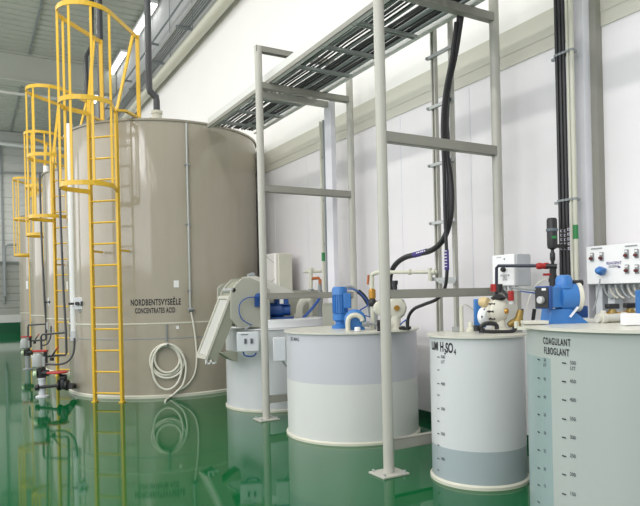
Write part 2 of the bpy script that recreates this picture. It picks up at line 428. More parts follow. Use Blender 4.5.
# level gauge ducts on the flank of each tank
def duct(k, px, ytop, ybot, D, wd, box=True, label=''):
    a = onD(px, ytop, D); b = onD(px, ybot, D); a.x = b.x; a.y = b.y
    t = thing('level_gauge', (b.x, b.y, b.z), label, 'level gauge', 'white gauge ducts on the tank flanks')
    mb = MB(); mb.cyl(b, a, wd, seg=16); mb.build('duct', M_white, t)
    MB().lathe([(wd * .9, -.16), (wd * 1.15, -.15), (wd * 1.15, 0)], b, seg=16).build('end_fitting', M_grey, t)
    if box:
        bx_, by_, sz = box
        c = onD(bx_, by_, D - .12); RZ = -YAW
        MB().box(c, (sz, sz * .6, sz), rz=RZ).build('junction_box', M_grey, t, bevel=.01)
        q = c - Fw * sz * .3 - Rt * sz * .18
        mb = MB(); mb.cyl(q, q - Fw * .05, sz * .15); mb.box(c - Fw * sz * .32 + Rt * sz * .2, (sz * .25, .03, sz * .35), rz=RZ); mb.build('switch_knob', M_black, t)
        MB().tube([c - Rt * sz * 1.05, c], .018, 6).build('stem', M_black, t)
        MB().box(c - Fw * sz * .1 + Rt * sz * .1 - Up * sz * .62, (sz * .7, .05, .03), rz=RZ).build('box_shelf', M_greyd, t)
    return t
duct(0, 74, 124, 331, 9.7, .05, (81.5, 303.5, .19), 'white vertical gauge duct with grey junction box at left edge of the lettered tank')
duct(1, 49.5, 166, 322, 13.0, .052, (53, 302, .18), 'white vertical gauge duct of the second tank, left of the second ladder')
duct(2, 37, 200, 315, 16.4, .055, (40.5, 300.5, .2), 'white vertical gauge duct of the third tank, leftmost and farthest')

# ================================================================== LADDERS WITH CAGES
def make_ladder(phi, c, label):
    D = TR + .29
    base = Vector((c[0] - D * math.cos(phi), c[1] - D * math.sin(phi), 0)); th = -(PI / 2 - phi)
    t = thing('caged_ladder', (0, 0, 0), label, 'ladder', 'yellow caged ladders on the tanks')
    for s in (-1, 1):
        B((.22 * s, 0, 2.1), (.035, .065, 4.2)).build('rail', M_yel, t, smooth=False)
        B((.22 * s, 0, .008), (.065, .095, .016)).build('foot_plate', M_yel, t, smooth=False)
    for k in range(13):
        MB().cyl((-.22, 0, .13 + k * .31), (.22, 0, .13 + k * .31), .014, seg=10).build('rung', M_yel, t)
    for z in (2.2,):
        for s in (-1, 1): B((.22 * s, .15, z), (.02, .26, .03)).build('wall_bracket', M_yel, t, smooth=False)
    def dpath(z, ends):
        pts = [Vector((ends[0][0], ends[0][1], z))]
        for k in range(17):
            a = PI + PI * k / 16
            pts.append(Vector((.37 * math.cos(a), -.36 + .40 * math.sin(a), z)))
        pts.append(Vector((ends[1][0], ends[1][1], z)))
        return pts
    for z in (3.06, 4.20): MB().ribbon(dpath(z, ((-.22, -.03), (.22, -.03))), .012, .065).build('cage_hoop', M_yel, t, smooth=False)
    MB().ribbon(dpath(5.46, ((-.31, .5), (.31, .5))), .012, .065).build('cage_hoop', M_yel, t, smooth=False)
    for k in range(5):
        a = PI + PI * k / 4
        MB().bar((.362 * math.cos(a), -.36 + .39 * math.sin(a), 3.03), (.362 * math.cos(a), -.36 + .39 * math.sin(a), 5.49), .036, .01).build('cage_bar', M_yel, t, smooth=False)
    for s in (-1, 1):
        MB().bar((.31 * s, .5, 4.2), (.31 * s, .5, 5.49), .055, .03).build('roof_post', M_yel, t, smooth=False)
        MB().bar((.23 * s, 0, 4.2), (.33 * s, .34, 5.44), .05, .02).build('brace', M_yel, t, smooth=False)
        mb = MB(); mb.bar((.22 * s, 0, 4.21), (.31 * s, .1, 4.23), .05, .03).bar((.31 * s, .1, 4.23), (.31 * s, .5, 4.23), .05, .03)
        mb.build('landing_strip', M_yel, t, smooth=False)
    t.location = base; t.rotation_euler = (0, 0, th)
    return t
L0 = make_ladder(math.radians(47.5), c0, 'yellow caged ladder nearest the camera, on the lettered acid tank')
for k, (ph, lb) in enumerate(((44, 'yellow caged ladder on the second tank, its cage just left of the nearest ladder cage'),
                              (51, 'yellow caged ladder on the third tank, mostly behind the second cage'),
                              (50, 'small far yellow caged ladder on the fourth tank, leftmost in view'))):
    ph = math.radians(ph); c = (TX, TYS[k + 1]); D = TR + .30
    dup(L0, (c[0] - D * math.cos(ph), c[1] - D * math.sin(ph), 0), -(PI / 2 - ph), lb).scale = (1, 1, .93 if k == 2 else 1)

# ================================================================== VALVE STATIONS BY THE TANKS
def station(px, py, s, label, far=False):
    b = onZ(px, py, 0); t = thing('valve_station', b, label, 'valve', 'valve stations beside the tanks')
    def P(r, z, f=0): return b + Rt * r * s + Up * z * s + Fw * f * s
    MB().lathe([(.10 * s, 0), (.10 * s, .02 * s), (.052 * s, .03 * s), (.052 * s, .27 * s), (.062 * s, .27 * s), (.062 * s, .30 * s)], b, seg=20).build('riser_stub', M_greyd if far else M_grey, t)
    mb = MB(); mb.cyl(P(-.02, .30), P(-.02, .44), .06 * s).cyl(P(-.06, .37), P(.10, .37), .05 * s).cyl(P(.03, .28), P(.03, .46), .03 * s)
    mb.build('ball_valve', M_black, t)
    MB().lathe([(.045 * s, 0), (.045 * s, .03 * s), (.02 * s, .045 * s)], P(-.07, .37, -.05), -Rt - Fw * .6, 16).build('end_cap', mat('pale_green_cap', (200, 224, 190), .3), t)
    mb = MB(); mb.lathe([(.07 * s, 0), (.095 * s, .03 * s), (.095 * s, .17 * s), (.07 * s, .22 * s), (.03 * s, .24 * s)], P(-.05, .45), seg=24).box(P(.02, .55), (.10 * s, .10 * s, .15 * s), rz=-YAW)
    mb.build('actuator', mat('actuator_grey', (158, 163, 162), .35), t, bevel=.006)
    mb = MB(); mb.cyl(P(.05, .47), P(.05, .70), .018 * s).box(P(.07, .60), (.04 * s, .04 * s, .22 * s)); mb.build('actuator_pillar', M_black, t)
    MB().box(P(-.02, .715), (.22 * s, .07 * s, .03 * s), rz=-YAW).build('lever', M_red, t, bevel=.005)
    mb = MB(); mb.tube([P(.08, .62), P(.16, .63), P(.22, .72)], .014 * s, 6); mb.lathe([(.03 * s, 0), (.03 * s, .05 * s)], P(.16, .56), seg=12); mb.build('side_valve', M_black, t)
    MB().tube([P(.21, .71), P(.26, .77)], .012 * s, 6).build('side_lever', M_red, t)
    return t
station(42.5, 397, 1.0, 'grey and black actuated valve on a floor stub left of the lettered tank')
station(28, 369.5, 1.0, 'farther actuated valve with a red lever on a floor stub at far left', True)
# handwheel valve on the tank outlet
b = onD(63, 384, 9.45)
t = thing('handwheel_valve', (b.x, b.y, 0), 'black outlet valve with a red handwheel at the foot of the lettered tank', 'valve')
def P(x, y, d=9.45): return onD(x, y, d)
mb = MB(); mb.cyl(P(58.5, 385), P(60.5, 385), .085).cyl(P(66, 385), P(68, 385), .085).lathe([(.05, -.07), (.07, 0), (.05, .07)], P(63.3, 384.5), seg=20).cyl(P(63.5, 384), P(63.5, 377), .05)
mb.cyl(P(61, 377.5), P(66, 377.5), .05)
mb.build('valve_body', M_black, t)
MB().lathe([(.02, -.01), (.15, -.012), (.16, 0), (.15, .012), (.03, .025)], P(57.5, 372.3), seg=28).build('handwheel', M_red, t)
mb = MB(); mb.cyl(P(61.5, 378), P(59, 372), .022); mb.build('spindle', M_black, t)
mb = MB(); mb.cyl(P(37, 387.5, 9.5), P(58, 385.5), .024).cyl(P(36, 387.5, 9.5), P(39, 387.5, 9.5), .05).cyl(P(69, 386), P(73, 386, 9.75), .05)
mb.build('outlet_pipe', M_black, t)
# thin black pipes
def bpipe(pts, r, label, D, sm=0):
    q = [onD(x, y, D) for x, y in pts]
    return tag(MB().tube(q, r, 8, sm).build('instrument_pipe', M_blackp), label, 'pipe', 'thin dark pipes left of the tanks')
bpipe([(58, 150), (59.5, 190), (61, 230), (63.5, 290), (66, 332), (66.5, 353), (65.5, 355), (49, 356)], .018, 'thin dark pipe falling left of the lettered tank, ending at the nearer valve', 9.6)
bpipe([(65.5, 332.5), (42, 334.5), (41, 337), (41.5, 352)], .016, 'short dark branch pipe dropping onto the grey actuator', 9.62)
bpipe([(74.5, 338), (74, 350), (71, 358), (65, 363), (56, 364.5), (46, 364)], .016, 'thin black cable curving from the gauge duct to the nearer valve', 9.45, 5)
bpipe([(39.5, 172), (40.2, 200), (42, 250), (44.5, 300), (46, 322), (46, 338), (45, 340), (33, 340.5)], .021, 'dark pipe falling beside the second white duct to the farther valve', 13)
bpipe([(45.5, 324), (28.5, 325), (28, 327), (28, 337)], .018, 'dark branch pipe above the farther valve at far left', 13.02)
bpipe([(51, 326), (50.5, 337), (47, 344), (41, 345.5)], .016, 'thin grey cable curving from the second duct', 12.6, 5)

# ================================================================== PIPE BRIDGE: FRAMES AND TRAY
FX = 3.04; BX = 4.34
def frame(Y, label, FX=3.04, bx=BX, top=4.50):
    t = thing('steel_portal', (FX, Y, 0), label, 'support frame', 'painted steel frames under the cable tray')
    for x in (FX, bx):
        p = MB().cyl((x, Y, .015), (x, Y, top), .045, seg=24).build('post', M_postp, t)
        MB().box((x, Y, .008), (.26, .22, .016)).build('base_plate', M_postp, p, bevel=.003)
        mb = MB()
        for a in (-1, 1):
            for b_ in (-1, 1): mb.cyl((x + .1 * a, Y + .08 * b_, .016), (x + .1 * a, Y + .08 * b_, .035), .012, seg=6)
        mb.build('anchor_bolt', M_galv, p)
    def chan(z, h, d, x0=None, x1=None):
        x0 = FX + .03 if x0 is None else x0; x1 = bx - .03 if x1 is None else x1
        mb = MB(); mb.box(((x0 + x1) / 2, Y - d / 2 + .004, z), (x1 - x0, .008, h)).box(((x0 + x1) / 2, Y, z + h / 2 - .004), (x1 - x0, d, .008)).box(((x0 + x1) / 2, Y, z - h / 2 + .004), (x1 - x0, d, .008))
        mb.build('cross_beam', M_beam, t, smooth=False)
    chan(4.47, .07, .07, FX - .04, bx + .04); chan(4.03, .075, .07); chan(2.79, .085, .07); chan(1.485, .075, .07); chan(.24, .085, .07)
    return t
frame(6.78, 'grey-green steel portal frame farther back, its front post beside the sieve tank', 3.085, 4.38)
frame(4.15, 'grey-green steel portal frame nearer the camera, front post before the white round tank', 2.985, 4.30)
t = thing('cable_tray', (3.42, 4.8, 3.97), 'wide overhead cable tray with dark cables seen from below, on the frames', 'cable tray')
Y0, Y1 = .6, 9.0; TL = 3.23; TRr = 4.03
ZT = 4.075
for x in (TL, TRr):
    mb = MB(); mb.box((x, (Y0 + Y1) / 2, ZT + .075), (.012, Y1 - Y0, .15)).box((x + (.02 if x < 3.6 else -.02), (Y0 + Y1) / 2, ZT + .005), (.05, Y1 - Y0, .010))
    mb.build('side_plate', M_galvw, t, smooth=False)
MB().box((TL - .012, (Y0 + Y1) / 2, ZT + .025), (.02, Y1 - Y0, .05)).build('edge_strip', M_beam, t, smooth=False)
y = 6.78 - .62 * 9
while y < Y1:
    if abs(y - 6.78) > .1 and abs(y - 4.15) > .15:
        mb = MB(); mb.box(((TL + TRr) / 2, y, ZT + .022), (TRr - TL, .05, .012)).box(((TL + TRr) / 2, y - .025, ZT + .012), (TRr - TL, .006, .03)).box(((TL + TRr) / 2, y + .025, ZT + .012), (TRr - TL, .006, .03))
        mb.build('rung', M_galv, t, smooth=False)
    y += .62
k = 0; x = TL + .055
while x < TRr - .04:
    r = random.choice((.010, .014, .018, .022))
    pts = [(x + random.uniform(-.008, .008), Y0 + .02 + j * (Y1 - Y0 - .04) / 14, ZT + .03 + r + random.uniform(0, .006)) for j in range(15)]
    MB().tube(pts, r, 8, 2).build('cable', (M_blackp, M_black, M_greyd, M_blackp)[k % 4], t)
    x += r * 2 + random.choice((.008, .014, .03)); k += 1

# vertical cable ladder behind the tray with hoses
SX = 4.09
def vlad(Ya, Yb, label, rungs, z0=0.0, z1=4.17, col=M_postp):
    t = thing('strut_ladder', (SX, (Ya + Yb) / 2, z0), label, 'cable ladder')
    mb = MB(); mb.box((SX, Ya - .022, (z0 + z1) / 2), (.04, .016, z1 - z0)).box((SX, Ya + .022, (z0 + z1) / 2), (.04, .016, z1 - z0)).box((SX + .018, Ya, (z0 + z1) / 2), (.006, .05, z1 - z0))
    mb.build('strut', col, t, smooth=False)
    MB().box((SX, Yb, (z0 + z1) / 2), (.04, .034, z1 - z0)).build('strut', col, t, smooth=False)
    for z in rungs:
        mb = MB(); mb.box((SX - .035, (Ya + Yb) / 2, z), (.03, abs(Ya - Yb) + .12, .03)); mb.build('rung', M_galv, t, smooth=False)
        mb = MB(); mb.cyl((SX - .06, Ya + .05, z), (SX - .02, Ya + .05, z), .014); mb.build('clamp_bolt', M_greyd, t)
    return t
vlad(onX(437, 200, SX).y, onX(454, 200, SX).y, 'slim steel strut ladder carrying black hoses behind the round white tank', tuple(onX(445, yy, SX).z for yy in (279, 222, 163, 104, 52)))
HX = 3.97
def hpx(pts, X=HX): return [onX(x, y, X) for x, y in pts]
t = thing('thick_hose', (3.8, 4.6, 1.4), 'thick black hose sweeping from overhead tray left to the cream pump', 'hose')
q = hpx([(462, 10), (459, 30), (455, 55), (447.5, 90), (444.5, 120), (446, 150), (450, 175), (451.5, 200), (449.5, 222), (443, 240), (432, 250), (418, 254), (405, 257.5), (396, 264), (391, 273), (390, 284), (392, 296)], 3.97)
n = len(q)
for i, v in enumerate(q):
    y_ = [10, 30, 55, 90, 120, 150, 175, 200, 222, 240, 250, 254, 257.5, 264, 273, 284, 296][i]
    x_ = [462, 459, 455, 447.5, 444.5, 446, 450, 451.5, 449.5, 443, 432, 418, 405, 396, 391, 390, 392][i]
MB().tube(q, .028, 12, 6).build('hose', M_black, t)
mb = MB(); mb.tube([q[10] + (q[11] - q[10]) * .35, q[11], q[11] + (q[12] - q[11]) * .3], .0295, 12, 3); mb.build('printed_sleeve', M_inkp, t)
mb = MB()
for k in range(5):
    a = q[10] + (q[11] - q[10]) * (.42 + .14 * k); mb.box(a + Vector((-.026, -.012, .008)), (.012, .022 if k % 2 else .012, .012), rz=.4)
mb.build('sleeve_print', M_paper, t)
t = thing('thin_hose', (3.8, 4.6, 1.2), 'thinner black hose dropping down the strut ladder to the white tank lid', 'hose')
q = hpx([(456, 22), (452, 55), (445, 92), (442.5, 125), (444, 170), (445, 215), (446.5, 250), (447, 272), (444.5, 289), (437, 299), (424, 304.5), (414, 309), (408.5, 317), (407.5, 327)], 3.915)
MB().tube(q, .017, 10, 6).build('hose', M_black, t)
mb = MB(); mb.tube([q[6], q[6] + (q[7] - q[6]) * .9], .0225, 10, 2); mb.build('printed_sleeve', M_inkp, t)
mb = MB()
for k in range(6):
    a = q[6] + (q[7] - q[6]) * (.05 + .14 * k); mb.box(a + Vector((-.02, -.010, 0)), (.012, .022, .008), rz=.5)
mb.build('sleeve_print', M_paper, t)
o = MB().tube(hpx([(459, 14), (456, 45), (449.5, 85), (447, 120), (448, 145), (447, 190), (446, 235)], 4.025), .02, 8, 5).build('power_cable', M_blackp)
tag(o, 'black cable between the two hoses on the strut ladder', 'cable')
# thin conduit pair farther back
t = thing('wall_conduit', (4.3, 7.3, 1.6), 'thin cream conduit with a green label, rising beside the farther wall column', 'conduit')
a = onX(320.5, 90, 4.3); b = onX(326, 292, 4.3); a.x = b.x; a.y = b.y; a.z = 3.9
mb = MB(); mb.tube([b + Vector((0, .05, 0)), a + Vector((0, .05, 0))], .022, 8); mb.build('pipe', M_pipe, t)
mb = MB(); mb.tube([b + Vector((0, -.03, 0)), a + Vector((0, -.03, 0))], .018, 8); mb.build('pipe', M_greyd, t)
MB().cyl(b + Vector((0, .05, .43)), b + Vector((0, .05, .55)), .026).build('green_label', M_green, t)
for z in (2.2, 2.8, 3.4): MB().box((b.x + .02, b.y + .01, z), (.03, .17, .025)).build('clamp', M_greyd, t)
# extra rear post with an arm under the tray
pa = onX(327, 240, 4.2); pb = onX(333.5, 240, 4.2); pcx = onY(338, 240, pb.y).x
t = thing('support_post', ((4.2 + pcx) / 2, (pa.y + pb.y) / 2, 0), 'pale square rear post with a tray arm, between the two steel frames and the wall', 'post')
MB().box(((4.2 + pcx) / 2, (pa.y + pb.y) / 2, 2.03), (pcx - 4.2, pa.y - pb.y, 4.06)).build('post', M_col, t, smooth=False)
MB().bar((3.22, (pa.y + pb.y) / 2, 4.025), (pcx, (pa.y + pb.y) / 2, 4.025), .06, .075).build('tray_arm', M_postp, t, smooth=False)

# ================================================================== WHITE ROUND TANKS
def round_tank(c, R, H, bands, label, over=.025, name='dosing_tank', lidm=M_lid, lift=.012):
    t = thing(name, (c[0], c[1], 0), label, 'tank')
    mb = MB(); zs = [0.0] + [b[0] for b in bands]
    mats = [b[1] for b in bands]
    for i in range(len(bands)):
        mb.mi = i; mb.lathe([(R, zs[i]), (R, zs[i + 1])], (c[0], c[1], 0), seg=96, cap=False)
    bmesh.ops.remove_doubles(mb.bm, verts=mb.bm.verts[:], dist=1e-5)
    mb.build('shell', mats, t)
    MB().lathe([(R + .001, 0), (R + .018, 0), (R + .018, .022), (R + .001, .035)], (c[0], c[1], 0), seg=96, cap=False).build('base_weld', M_pipe, t)
    MB().lathe([(0, H - .004), (R + over, H - .004), (R + over, H + lift), (0, H + lift + .004)], (c[0], c[1], 0), seg=96, cap=False).build('lid', lidm, t)
    return t
C3 = (3.632, 5.70); R3 = .712
t3 = round_tank(C3, R3, 1.10, [(.60, M_ppl), (1.10, M_ppd)], 'wide low white round tank with blue mixer between the two frames')
p = oncyl(294.5, 339.2, C3, R3); text('lettering', 'JSG MAG', .05, cylplace(C3, R3, ang(p, C3), p.z), M_inkg, t3, sx=.9)
C4 = (3.555, 3.70); R4 = .372
t4 = round_tank(C4, R4, 1.143, [(.285, M_ppw), (1.143, M_pp)], 'slim white acid tank with printed level scale beside the coagulant tank')
p = oncyl(447.5, 350.5, C4, R4); a4 = ang(p, C4)
for st, px, py, sz in (('LUMI', 434.7, 346.2, .092), ('H', 441.9, 347.3, .105), ('2', 445.2, 351.8, .06), ('SO', 449.3, 348.4, .105), ('4', 455.0, 352.3, .062)):
    p = oncyl(px, py, C4, R4); text('lettering', st, sz, cylplace(C4, R4, ang(p, C4), p.z), M_ink, t4, sx=.52, bold=.03)
def scale_marks(t, c, R, px, ys, labels, wpx=5, lx=5, size=.03):
    for y in ys:
        a = oncyl(px, y, c, R); A = ang(a, c); w_ = .014
        q = cylpatch(c, R, A - w_ / R, A + w_ / R, a.z - .0035, a.z + .0035, .003, 2)
        q.build('scale_mark', M_ink, t, smooth=False)
    for y, s in labels:
        a = oncyl(px + lx, y, c, R); text('scale_number', s, size, cylplace(c, R, ang(a, c), a.z), M_inkg, t, sx=.9)
scale_marks(t4, C4, R4, 438.6, [357, 370, 383.5, 395, 408.5, 421, 433.5, 445, 458.5, 470],
            [(357, '500'), (362, 'LIT'), (384, '400'), (409, '300'), (434, '200'), (459, '100')], lx=4.4, size=.034)
C5 = (3.51, 2.23); R5 = .68
t5 = thing('dosing_tank', (C5[0], C5[1], 0), 'large pale green-grey coagulant tank cropped at the right edge, with scale', 'tank')
a_l = ang(oncyl(528.3, 400, C5, R5), C5); a_m = ang(oncyl(551.5, 400, C5, R5), C5)
zl = oncyl(540, 357, C5, R5).z
mb = MB()
def shellband(a0, a1, z0, z1, mi, n):
    mb.mi = mi
    A = [(C5[0] + R5 * math.cos(a0 + (a1 - a0) * k / n), C5[1] + R5 * math.sin(a0 + (a1 - a0) * k / n)) for k in range(n + 1)]
    lo = mb._v([(x, y, z0) for x, y in A]); hi = mb._v([(x, y, z1) for x, y in A])
    for k in range(n): mb._f([lo[k], lo[k + 1], hi[k + 1], hi[k]])
while a_m < a_l: a_m += 2 * PI
shellband(a_l - .35, a_m, 0, zl, 1, 24); shellband(a_l - .35, a_m, zl, 1.27, 0, 24)
shellband(a_m, a_l - .35 + 2 * PI, 0, 1.27, 0, 90)
bmesh.ops.remove_doubles(mb.bm, verts=mb.bm.verts[:], dist=1e-4)
mb.build('shell', [M_coag, M_coagd], t5)
MB().lathe([(0, 1.266), (R5 + .03, 1.266), (R5 + .03, 1.282), (0, 1.286)], (C5[0], C5[1], 0), seg=96, cap=False).build('lid', M_lid, t5)
MB().lathe([(R5 + .001, 0), (R5 + .018, 0), (R5 + .018, .022), (R5 + .001, .035)], (C5[0], C5[1], 0), seg=96, cap=False).build('base_weld', M_pipe, t5)
p = oncyl(555.5, 342, C5, R5); text('lettering', 'COAGULANT', .054, cylplace(C5, R5, ang(p, C5), p.z), M_ink, t5, sx=.56, bold=.02, spacing=1.22)
p = oncyl(555.5, 351.9, C5, R5); text('lettering', 'FLBOGLANT', .054, cylplace(C5, R5, ang(p, C5), p.z), M_ink, t5, sx=.56, bold=.02, spacing=1.22)
scale_marks(t5, C5, R5, 539, [359.5, 378, 396.5, 414.5, 432, 450, 468, 485, 502], [], lx=5)
ys = [363, 381.5, 400, 419, 437.5, 456, 474.5, 494]
scale_marks(t5, C5, R5, 564.3, ys, [(y, s) for y, s in zip(ys, ('500', '450', '400', '350', '300', '250', '200', '150'))] + [(368.5, 'LIT')], lx=8.7, size=.028)
for y, s in ((360, '50'), (365, 'LIT'), (379, '45'), (397, '40'), (415, '35'), (433, '30'), (451, '25'), (469, '20'), (486, '15')):
    p = oncyl(545, y, C5, R5); text('scale_number', s, .026, cylplace(C5, R5, ang(p, C5), p.z), M_inkg, t5, sx=.9)
CB = (3.68, 7.74); RB = .68
tb = round_tank(CB, RB, 1.06, [(1.06, M_pp)], 'white round tank with thick white cover, behind the farther front post', lidm=M_white)
xc = onY(257.5, 322, 7.3).x
pts = [Vector((CB[0] + .67 * math.cos(a), CB[1] + .67 * math.sin(a), 1.075)) for a in [2 * PI * k / 72 for k in range(72)]]
pts = [p for p in pts if p.x > xc]
ks = max(range(len(pts)), key=lambda i: (pts[i] - pts[i - 1]).length); pts = pts[ks:] + pts[:ks]
MB().prism(pts, (0, 0, .105)).build('raised_cover', M_white, tb, bevel=.01)

# ---- bits on the far tank (sieve machine)
t = thing('chute_screen', (3.1, 7.4, 1.0), 'grey-green sieve machine with an octagonal housing and long inclined chute', 'machine')
YC = 7.25
oc = [onY(x, y, YC) for x, y in ((231, 319), (231, 292), (235.5, 285), (242, 278.5), (250, 277.5), (262, 283), (270, 290), (270, 320), (264, 327.5), (238, 327.5))]
MB().prism(oc, (0, .05, 0)).build('housing_plate', M_beige, t, smooth=False, bevel=.004)
oc2 = [p + Vector((0, .34, 0)) for p in oc]
MB().prism(oc2, (0, .04, 0)).build('rear_plate', M_beige, t, smooth=False)
ins = [(p + ((oc[1] + oc[7]) / 2 - p) * .08) + Vector((0, .05, 0)) for p in oc]
MB().prism(ins, (0, .29, 0)).build('drum_casing', M_beiged, t, smooth=False)
tl, tr_, br, bl = [onY(x, y, YC + .03) for x, y in ((218, 297), (229, 297), (206, 357.5), (195, 353))]
axis = (br - tr_); L = axis.length; ax = axis.normalized(); nrm = Vector((-ax.z, 0, ax.x)); nrm = nrm if nrm.x > 0 else -nrm
# box of the chute: width along Y, depth along nrm
wy = .35; dp = .16
def cp(l, d, y): return tr_ + ax * l + nrm * d + Vector((0, y, 0))
mb = MB(); mb.prism([cp(-.05, .02, .012), cp(L, .02, .012), cp(L, dp, .012), cp(-.05, dp + .02, .012)], (0, wy - .024, 0)); mb.build('chute_body', M_beiged, t, smooth=False)
mb = MB()
mb.bar(cp(0, .01, .01), cp(L, .01, .01), .022, .03).bar(cp(0, .01, wy), cp(L, .01, wy), .022, .03)
mb.bar(cp(0, .01, 0), cp(0, .01, wy), .035, .04).bar(cp(L, .01, 0), cp(L, .01, wy), .035, .04)
mb.build('chute_frame', M_lid, t, smooth=False)
mb = MB(); mb.prism([cp(.03, .012, .03), cp(L - .03, .012, .03), cp(L - .03, .018, .03), cp(.03, .018, .03)], (0, wy - .06, 0)); mb.build('chute_screen', mat('chute_grey', (186, 188, 182), .4), t, smooth=False)
e = cp(L + .01, .05, .03)
mb = MB(); mb.box(e + Vector((.03, .0, -.05)), (.13, .02, .02)).box(e + Vector((-.03, 0, -.03)), (.02, .02, .06)).box(e + Vector((.03, 0, -.03)), (.02, .02, .06)).box(e + Vector((.09, 0, -.02)), (.02, .02, .07))
mb.build('hook_bracket', M_white, t, smooth=False)
mb = MB(); a = [onY(x, y, YC + .42) for x, y in ((218, 300), (218, 288), (222, 284), (236, 281.5), (246, 282), (246, 300))]; mb.prism(a, (0, .03, 0))
mb.build('chute_head_plate', M_beige, t, smooth=False)
mb = MB(); a = [onY(x, y, YC + .02) for x, y in ((229, 283), (233, 288))]
mb.cyl(a[0] + Vector((0.05, -.02, -.09)), a[0] + Vector((.05, .3, -.09)), .03); mb.build('hinge_shaft', M_galv, t)
# curved cover and trough going right
cv = [onY(x, y, YC + .12) for x, y in ((247, 276.5), (256, 276), (266, 279), (278, 285), (292, 291), (300, 298), (262, 298))]
MB().prism(cv, (0, .2, 0)).build('curved_cover', mat('cover_white', (214, 213, 204), .4), t, smooth=True)
MB().cyl(onY(248, 276.5, YC + .2), onY(254, 275, YC + .2), .035).build('cover_handle', M_greyd, t)
p0 = onY(262, 300, YC + .5); p1 = onY(324, 300, YC + .5)
MB().box(((p0.x + p1.x) / 2, YC + .58, 1.36), (p1.x - p0.x, .10, .40)).build('trough', M_beige, t, smooth=False)
mb = MB(); a = [onY(x, y, 7.22) for x, y in ((259, 303), (262, 312))]
mb.lathe([(.05, 0), (.05, .05), (.03, .08)], onY(258, 297, 7.26), (0, -1, 0), 16).box(onY(257, 302, 7.22), (.05, .05, .12)); mb.build('level_switch', M_blued, t)
mb = MB(); mb.tube([onY(x, y, 7.2) for x, y in ((256, 297), (247, 298), (240.5, 303), (239, 311), (242, 319), (249, 324), (252, 325))], .007, 8, 6); mb.build('blue_cable', M_bluec, t)
mb = MB(); mb.tube([onY(x, y, 7.17) for x, y in ((249, 326), (245, 330))], .016, 8); mb.build('cable_gland', M_greyd, t)
MB().prism([onY(x, y, 7.2) for x, y in ((221, 353), (232, 351.5), (238, 352), (238, 362), (232, 360))], (0, .2, 0)).build('support_gusset', M_beiged, t, smooth=False)
# blue gear motor over the trough
def motor(name, b, r, h, label, mt=M_blue, box_side=1):
    t = thing(name, b, label, 'motor')
    b = Vector(b)
    MB().lathe([(r * 1.1, 0), (r * 1.1, h * .06), (r * .62, h * .1), (r * .62, h * .16), (r * .95, h * .2), (r * .95, h * .34), (r * .75, h * .36)], b, seg=28).build('gearbox', mt, t)
    mb = MB(); mb.lathe([(r * .86, h * .36), (r * .86, h * .80)], b, seg=28)
    for k in range(20):
        a = 2 * PI * k / 20; mb.box(b + Vector((math.cos(a) * r * .9, math.sin(a) * r * .9, h * .58)), (.014, .006, h * .42), rz=a)
    mb.build('cooling_body', mt, t)
    MB().lathe([(r * .98, h * .80), (r * .98, h * .94), (r * .8, h)], b, seg=28).build('fan_cowl', mt, t)
    d = (Rt * box_side * .8 - Fw * .5).normalized()
    MB().box(b + d * r * 1.05 + Up * h * .66, (r * .95, r * .95, h * .36), rz=-YAW).build('terminal_box', mt, t, bevel=.008)
    return t
bm_ = onD(281, 318.5, 8.3)
t = thing('gear_motor', bm_, 'dark blue gear motor beneath the farther frame beam, over the thick white cover', 'motor')
MB().box(bm_ + Vector((0, 0, .012)), (.34, .24, .024), rz=-YAW).build('base_plate', M_blued, t)
mb = MB(); mb.lathe([(.10, -.15), (.10, .02), (.075, .05), (.075, .13)], bm_ + Vector((0, 0, .115)), Rt, 24); mb.build('gearbox', M_blued, t)
MB().lathe([(.06, 0), (.06, .12), (.075, .12), (.075, .28), (.06, .30)], bm_ + Rt * -.02 + Up * .04, Up, 24).build('motor_body', M_blued, t)
MB().box(bm_ + Rt * .06 - Fw * .06 + Up * .24, (.10, .08, .12), rz=-YAW).build('terminal_box', M_blued, t, bevel=.006)
MB().box(bm_ + Rt * .02 - Fw * .112 + Up * .24, (.05, .006, .08), rz=-YAW).build('rating_plate', M_paper, t)
# cream pump and piping behind
t = thing('small_pump', onD(303, 318, 8.6), 'small cream hose pump right of the dark blue gear motor', 'pump')
mb = MB(); mb.tube([onD(x, y, 8.6) for x, y in ((299, 318), (300, 306), (305, 299), (310, 300))], .05, 12, 4); mb.lathe([(.07, 0), (.07, .05)], onD(299, 317, 8.6), Up, 16)
mb.build('pump_body', M_cream, t)
mb = MB(); mb.tube([onD(x, y, 8.55) for x, y in ((303, 318), (309, 312), (317, 302), (320, 297))], .02, 8, 4); mb.build('blue_hose', M_bluec, t)
t = thing('pipe_manifold', onD(311, 295, 8.75), 'small cream and orange pipe manifold above the farther beam', 'pipework')
mb = MB(); mb.tube([onD(311, 330, 8.75), onD(311, 271, 8.75)], .026, 10).tube([onD(303, 272, 8.75), onD(326, 271, 8.75)], .02, 10).cyl(onD(311, 273, 8.75), onD(311, 268, 8.75), .04)
mb.build('pipe', M_pipe, t)
mb = MB(); mb.tube([onD(312, 278.5, 8.7), onD(318.5, 278, 8.7), onD(320, 280, 8.7), onD(320, 290, 8.7)], .022, 10); mb.build('copper_pipe', M_copper, t)
mb = MB(); mb.cyl(onD(320, 284, 8.7), onD(320, 330, 8.7), .026).cyl(onD(311, 289, 8.73), onD(311, 291, 8.73), .04); mb.build('valve', M_greyd, t)
o = MB().box(onD(328, 316, 7.9), (.14, .06, .32), rz=-YAW).box(onD(328, 304, 7.9), (.10, .07, .03), rz=-YAW).build('junction_box', M_beige, bevel=.006)
tag(o, 'beige upright junction box left of the tall blue mixer motor', 'electrical box')
